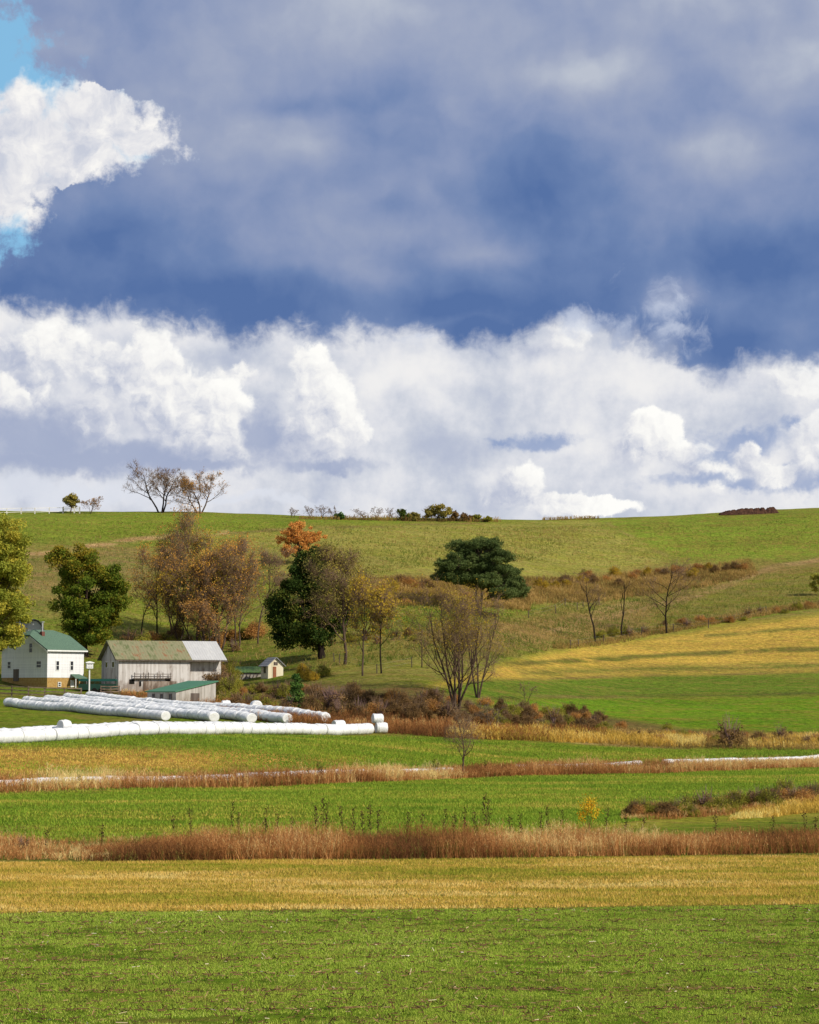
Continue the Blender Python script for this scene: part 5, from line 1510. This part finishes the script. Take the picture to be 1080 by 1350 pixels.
M_TUSSOCK = blade_mat('dry_tussocks', G3(lg(84, 104, 40), lg(120, 118, 56), lg(150, 128, 72), lg(178, 150, 96)))
M_SCRUB = blade_mat('hillside_scrub', G3(lg(110, 90, 54), lg(142, 116, 66), lg(162, 134, 76), lg(184, 152, 96)))
M_STALK = plain_mat('dark_stalk', alb(86, 64, 46), .95, .05, .3, 0, 9)
M_CORN = blade_mat('corn_trash', G3(alb(92, 68, 48), alb(130, 98, 68), alb(190, 160, 116), alb(240, 228, 200)), .05)

# foreground wheat: rows a hand apart, thin in places
P, _ = quad_region(grng, 420000, [(-60, 1362), (1140, 1362)], [(-60, 1206), (540, 1200), (1140, 1193)])
P[:, 1] = np.round(P[:, 1] / .19 + .02 * P[:, 0]) * .19 - .02 * P[:, 0] * .19 + grng.normal(size=len(P)) * .035
P[:, 2] = terrain(P[:, 0], P[:, 1])
dens = fbm(P[:, 0] / 2.5, P[:, 1] / 1.0, 51, 4) + .5 * fbm(P[:, 0] / .4, P[:, 1] / .3, 52, 2)
P = P[dens + grng.normal(size=len(P)) * .08 > -.13]
mb = MB()
tone = fbm(P[:, 0] / 6, P[:, 1] / 2.5, 53, 3) + .7 * fbm(P[:, 0] / 22, P[:, 1] / .9, 54, 3)
for q in range(1):
    blades(mb, grng, P + grng.normal(size=P.shape) * [.02, .02, 0], .03 + .05 * grng.random(len(P)), .011, .36 + .6 * tone + grng.normal(size=len(P)) * .24, .55)
tag(mb.build('wheat_seedlings', M_WHEAT), kind='stuff')
# maize trash lying between the rows
P, _ = quad_region(grng, 9000, [(-60, 1362), (1140, 1362)], [(-60, 1206), (540, 1200), (1140, 1193)])
rowp = grng.random(len(P)) < .35
P[rowp, 1] = np.round(P[rowp, 1] / 2.9) * 2.9 + grng.normal(size=rowp.sum()) * .10 + .03 * P[rowp, 0]
P[:, 2] = terrain(P[:, 0], P[:, 1])
mb = MB(); a = grng.random(len(P)) * 6.283; ln = .025 + .11 * grng.random(len(P)) ** 2.4; up = np.where(grng.random(len(P)) < .2, .5 + .6 * grng.random(len(P)), .1 * grng.random(len(P)))
D = np.stack([np.cos(a) * np.cos(up), np.sin(a) * np.cos(up), np.sin(up)], 1); S = np.cross(D, [0, 0, 1.]); S /= np.linalg.norm(S, axis=1, keepdims=True)
U = np.cross(S, D); c0 = P + [0, 0, .05]; wd = (.005 + .008 * grng.random(len(P)))[:, None]; D = D * ln[:, None]
V = np.stack([c0 - D - S * wd, c0 - D + S * wd, c0 - D + U * wd * 1.6, c0 + D - S * wd, c0 + D + S * wd, c0 + D + U * wd * 1.6], 1)
o_ = np.arange(len(P))[:, None] * 6
tt = np.where(grng.random(len(P)) < .12, .55 + .45 * grng.random(len(P)) ** 3, .5 * grng.random(len(P)))
mb.add(V.reshape(-1, 3), np.concatenate([o_ + [0, 1, 4], o_ + [0, 4, 3], o_ + [1, 2, 5], o_ + [1, 5, 4], o_ + [2, 0, 3], o_ + [2, 3, 5]]), np.repeat(np.clip(tt, .001, 1), 6))
tag(mb.build('corn_debris', M_CORN), kind='stuff')
# straw stubble
P, _ = quad_region(grng, 90000, [(-60, 1206), (540, 1199), (1140, 1192)], [(-60, 1138), (400, 1134), (1140, 1127)])
mb = MB(); tone = 1.3 * fbm(P[:, 0] / 9, P[:, 1] / 2.0, 63, 4) + .6 * fbm(P[:, 0] / 1.6, P[:, 1] / .8, 64, 3)
for q in range(2): blades(mb, grng, P + grng.normal(size=P.shape) * [.04, .04, 0], .07 + .07 * grng.random(len(P)), .03, .62 + 1.0 * tone + grng.normal(size=len(P)) * .16, .6)
tag(mb.build('straw_stubble', M_STUBBLE), kind='stuff')
# wheat beyond the weeds
P, _ = quad_region(grng, 130000, [(-80, 1112), (700, 1104), (860, 1080), (1140, 1046)], [(-80, 1046), (430, 1034), (740, 1022), (1140, 1010)])
mb = MB(); tone = 1.2 * fbm(P[:, 0] / 12, P[:, 1] / 4, 73, 5) + .3 * fbm(P[:, 0] / 1.5, P[:, 1] / 1.5, 74, 2)
blades(mb, grng, P, .10 + .10 * grng.random(len(P)), .06, .40 + .95 * tone + grng.normal(size=len(P)) * .15, .5)
tag(mb.build('meadow_grass', M_MEADOW), kind='stuff')
P, _ = quad_region(grng, 60000, [(-80, 1034), (540, 1014), (1140, 994)], [(-80, 984), (500, 970), (860, 988), (1140, 986)])
mb = MB(); tone = 1.5 * fbm(P[:, 0] / 10, P[:, 1] / 4, 83, 5)
px_, py_ = project(P[:, 0], P[:, 1], P[:, 2])
dry = np.clip((400 - px_) / 160, 0, 1) * np.clip((py_ - 984) / 6, 0, 1) * .55
blades(mb, grng, P, .10 + .14 * grng.random(len(P)), .08, .32 + 1.0 * tone + dry + grng.normal(size=len(P)) * .15, .5)
tag(mb.build('meadow_grass', M_MEADOW), kind='stuff')


def weeds(name, lo, hi, cnt, hgt, mat, wdt=.022, plume=8, psize=.045, tint0=.45, seed=1, lean=.16):
    rng = np.random.default_rng(seed)
    P, u = quad_region(rng, cnt, lo, hi)
    nz = 1.3 * fbm(P[:, 0] / 1.8, P[:, 1] / 1.6, seed + 5, 4); n2 = fbm(P[:, 0] / 6, P[:, 1] / 5, seed + 9, 2)
    us, hs = zip(*hgt)
    h = np.interp(u, us, hs) * (1 + 1.3 * nz) * (.6 + .5 * rng.random(len(P)))
    keep = h > .12; P, h, nz, n2 = P[keep], h[keep], nz[keep], n2[keep]
    mb = MB(); tint = tint0 + 1.3 * n2 + .7 * nz + rng.normal(size=len(P)) * .16
    T = blades(mb, rng, P - [0, 0, .03], h, wdt, tint, lean)
    blades(mb, rng, P + rng.normal(size=P.shape) * [.05, .05, 0], h * .6, wdt * 1.2, tint - .08, lean * 2.4)
    if plume:                                     # feathery heads: fine upward strokes along the upper half
        f = rng.random((len(P), plume, 1)) ** .8 * .6
        C = (T[:, None] * (1 - f) + P[:, None] * f + rng.normal(size=(len(P), plume, 3)) * .035).reshape(-1, 3)
        blades(mb, rng, C, (.5 + .9 * rng.random(len(C))) * psize * 3.2, wdt * .75, np.repeat(tint, plume) + .06 + rng.normal(size=len(C)) * .12, .55)
        C = P[:, None] + rng.normal(size=(len(P), 2, 3)) * [.09, .09, .0]
        blades(mb, rng, C.reshape(-1, 3), np.repeat(h, 2) * (.25 + .35 * rng.random(2 * len(h))), wdt * 1.2, np.repeat(tint, 2) - .15, .5)
    o = mb.build(name, mat); tag(o, kind='stuff')
    return o


weeds('dry_weeds', [(126, 1136), (400, 1133), (740, 1130), (1100, 1125)], [(110, 1122), (400, 1118), (740, 1116), (1100, 1112)], 15000,
      [(0, .3), (.05, .6), (.13, .9), (.3, 1.0), (.5, .98), (.65, 1.0), (.8, .85), (1, .75)], M_DRYWEED, tint0=.38, seed=11)
weeds('dry_weeds', [(-40, 1134), (60, 1134), (140, 1136)], [(-40, 1112), (60, 1110), (240, 1108)], 1600, [(0, .7), (.3, .75), (.55, .25), (1, .3)], M_DRYWEED, tint0=.55, seed=12)
weeds('stream_weeds', [(-40, 1048), (430, 1034), (740, 1022), (1120, 1011)], [(-40, 1036), (430, 1023), (740, 1013), (1120, 1002)], 14000,
      [(0, 1.05), (.1, .92), (.2, 1.05), (.3, .95), (.4, .98), (.48, .74), (.55, .76), (.7, 1.1), (.74, .74), (.85, .76), (1, .72)], M_DRYWEED, .035, 6, .08, .58, 13)
weeds('yellow_grass', [(590, 972), (700, 977), (850, 984), (930, 984)], [(600, 960), (700, 964), (800, 970), (930, 974)], 5000, [(0, .7), (.5, .9), (1, .6)], M_YELLOWGRASS, .06, 3, .10, .5, 14)
weeds('yellow_grass', [(985, 984), (1120, 984)], [(1000, 974), (1120, 972)], 1500, [(0, .6), (1, .7)], M_YELLOWGRASS, .06, 3, .10, .5, 15)
weeds('yellow_grass', [(960, 1082), (1120, 1068)], [(980, 1070), (1120, 1052)], 2600, [(0, .2), (.4, .45), (1, .5)], M_YELLOWGRASS, .04, 2, .07, .45, 16)
weeds('bank_weeds', [(285, 946), (420, 958), (600, 974), (800, 978)], [(285, 930), (420, 944), (600, 956), (800, 966)], 9000, [(0, .7), (.5, .95), (1, .75)], M_DRYWEED, .04, 6, .09, .22, 17)
weeds('bank_weeds', [(490, 806), (700, 806)], [(480, 766), (700, 774)], 7000, [(0, .9), (1, .8)], M_SCRUB, .10, 4, .16, .55, 18)
weeds('bank_weeds', [(690, 796), (850, 786), (1000, 758)], [(690, 764), (850, 752), (990, 738)], 8000, [(0, .9), (1, .6)], M_SCRUB, .10, 4, .16, .45, 19)
weeds('bank_weeds', [(160, 928), (300, 934)], [(160, 912), (300, 912)], 1600, [(0, .4), (1, .8)], M_DRYWEED, .06, 4, .10, .35, 20)

weeds('bank_weeds', [(730, 856), (860, 838), (1010, 812), (1120, 800)], [(730, 850), (860, 832), (1010, 804), (1120, 792)], 2600, [(0, .5), (.5, .7), (1, .8)], M_SCRUB, .08, 4, .13, .45, 30)
weeds('bank_weeds', [(790, 984), (950, 988), (1120, 988)], [(790, 962), (950, 968), (1120, 968)], 3200, [(0, .5), (.5, .6), (1, .6)], M_SCRUB, .05, 5, .08, .4, 35)
weeds('bank_weeds', [(395, 685), (520, 687), (660, 689)], [(395, 682.5), (520, 684.5), (660, 686.5)], 900, [(0, .5), (.5, 1.2), (1, .9)], M_SCRUB, .10, 5, .16, .3, 36)
weeds('bank_weeds', [(715, 686), (790, 685)], [(715, 683.5), (790, 682.5)], 260, [(0, .7), (1, .5)], M_SCRUB, .10, 5, .16, .5, 37)
weeds('hill_tussocks', [(-40, 800), (150, 770), (430, 770), (700, 740), (1120, 720)], [(-40, 690), (300, 690), (640, 696), (780, 694), (1120, 684)], 9000, [(0, .40), (1, .34)], M_TUSSOCK, .10, 3, .16, .40, 31, .5)
weeds('hill_tussocks', [(470, 880), (640, 872), (760, 848), (900, 830), (1120, 796)], [(520, 800), (640, 796), (800, 780), (920, 768), (1120, 744)], 9000, [(0, .5), (1, .4)], M_TUSSOCK, .10, 3, .15, .42, 32, .5)
weeds('hill_tussocks', [(-40, 900), (120, 880), (330, 884), (480, 884)], [(-40, 800), (160, 780), (360, 800), (480, 800)], 3000, [(0, .4), (1, .4)], M_TUSSOCK, .10, 3, .13, .42, 33, .5)

weeds('bank_weeds', [(820, 1082), (900, 1080), (1000, 1072), (1110, 1054)], [(820, 1074), (900, 1068), (1000, 1060), (1110, 1042)], 2200, [(0, .2), (.3, .38), (.7, .42), (1, .5)], M_DRYWEED, .022, 7, .05, .5, 40)
weeds('green_weeds', [(126, 1136), (400, 1133), (740, 1130), (1100, 1125)], [(110, 1112), (400, 1108), (740, 1106), (1100, 1100)], 5000, [(0, .35), (.2, .5), (.5, .6), (1, .5)], M_TUSSOCK, .02, 6, .05, .35, 41, .3)
weeds('green_weeds', [(-40, 1047), (430, 1033), (740, 1021), (1120, 1010)], [(-40, 1034), (430, 1021), (740, 1011), (1120, 1000)], 5000, [(0, .4), (.6, .4), (.7, .8), (1, .4)], M_TUSSOCK, .03, 5, .07, .45, 42, .3)

# tall weed stalks standing over the brown strip, each its own
def stalk_mesh(seed):
    rng = np.random.default_rng(seed); mb = MB()
    z = np.linspace(0, 1, 6)
    mb.tube(np.stack([.05 * rng.normal(size=6) * z, .05 * rng.normal(size=6) * z, z], 1), np.linspace(.010, .004, 6), 4)
    for q in range(12):
        h = .35 + .65 * rng.random(); a = rng.random() * 6.28; l = .05 + .10 * rng.random()
        mb.tube([[0, 0, h], [math.cos(a) * l * .7, math.sin(a) * l * .7, h + l * .6], [math.cos(a) * l, math.sin(a) * l, h + l]], [.005, .004, .003], 3, False)
    C = np.stack([rng.normal(size=46) * .035, rng.normal(size=46) * .035, .45 + .57 * rng.random(46)], 1)
    leaves(mb, rng, C, .028, rng.random(46))
    me = mb.mesh('weed_stalk'); me.materials.append(M_STALK)
    return me


ST = [stalk_mesh(s) for s in range(5)]
for q, (px_, py_, h_) in enumerate([(x, y, h) for x, y, h in
        [(60, 1118, .8), (133, 1112, .9), (228, 1098, .9), (253, 1108, 1.5), (304, 1104, 1.7), (313, 1104, 1.2), (350, 1108, 1.5), (366, 1106, 1.2), (384, 1104, 1.0), (417, 1108, 1.6), (424, 1106, 1.9), (430, 1107, 1.7),
         (452, 1104, 1.5), (466, 1104, 1.4), (478, 1105, 1.3), (490, 1106, 1.6), (497, 1104, 1.3), (536, 1106, 1.3), (556, 1106, 1.2), (584, 1106, 1.4), (598, 1104, 1.1), (612, 1106, 1.5), (628, 1106, 1.3), (641, 1106, 2.0), (645, 1105, 1.8),
         (672, 1104, 1.0), (690, 1104, 1.1), (712, 1104, 1.2), (724, 1106, 1.5), (741, 1104, 1.3), (800, 1100, 1.3), (826, 1100, 1.0), (846, 1100, .9), (944, 1108, 1.2), (1020, 1106, 1.1), (1062, 1102, 1.2), (1075, 1104, 1.0)]]):
    p = at(px_, py_ + 12); o = bpy.data.objects.new('weed_stalk', ST[q % 5]); COL.objects.link(o)
    o.location = p; o.rotation_euler = (grng.normal() * .05, grng.normal() * .05, grng.random() * 6.28); o.scale = (1.4, 1.4, h_ * 1.0 + .35)
    tag(o, 'tall thin dark weed stalk standing above the long brown weed strip', 'weed', 'weed stalks over the brown strip')
for q, (px_, py_, h_) in enumerate([(420, 1030, 1.5), (424, 1030, 1.2), (407, 1030, 1.0), (572, 1022, 1.3), (577, 1022, 1.0), (640, 1020, 1.1), (255, 1034, .9), (105, 1038, .9)]):
    p = at(px_, py_); o = bpy.data.objects.new('weed_stalk', ST[q % 5]); COL.objects.link(o)
    o.location = p; o.rotation_euler = (0, 0, q * 1.3); o.scale = (2, 2, h_)
    tag(o, 'dry weed stalk rising from the weeds in front of the hidden bale row', 'weed', 'weed stalks at the hidden bales')
gp = at(776, 1100); gk = mpp(gp)
t = thing('goldenrod_plant', 'bright orange-gold plant standing alone above the brown weed strip', 'plant', gp)
gm_ = MB(); gl_ = MB()
for dx, hh in ((-10, 40), (-4, 46), (1, 52), (5, 44), (9, 48), (13, 34), (-13, 30)):
    z_ = np.linspace(-.05, 1, 5); top_ = np.array([dx * gk, .1 * grng.normal(), hh * gk])
    gm_.tube(z_[:, None] * top_ + grng.normal(size=(5, 3)) * .015, np.linspace(.014, .006, 5), 4)
    C = top_ * (1 - .42 * grng.random((90, 1))) + grng.normal(size=(90, 3)) * [.10, .10, .06]
    leaves(gl_, grng, C, .045, grng.random(90), up=.2)
gm_.build('stem', M_STALK, t); gl_.build('foliage', leaf_mat('goldenrod_leaves', L3(lf(150, 108, 28), lf(196, 142, 34), lf(214, 164, 46)), .3), t)
for d_ in DEBUG: print('DBG', d_)
print('TRIS', sum(len(o.data.polygons) for o in SC.objects if o.type == 'MESH'), len(SC.objects))
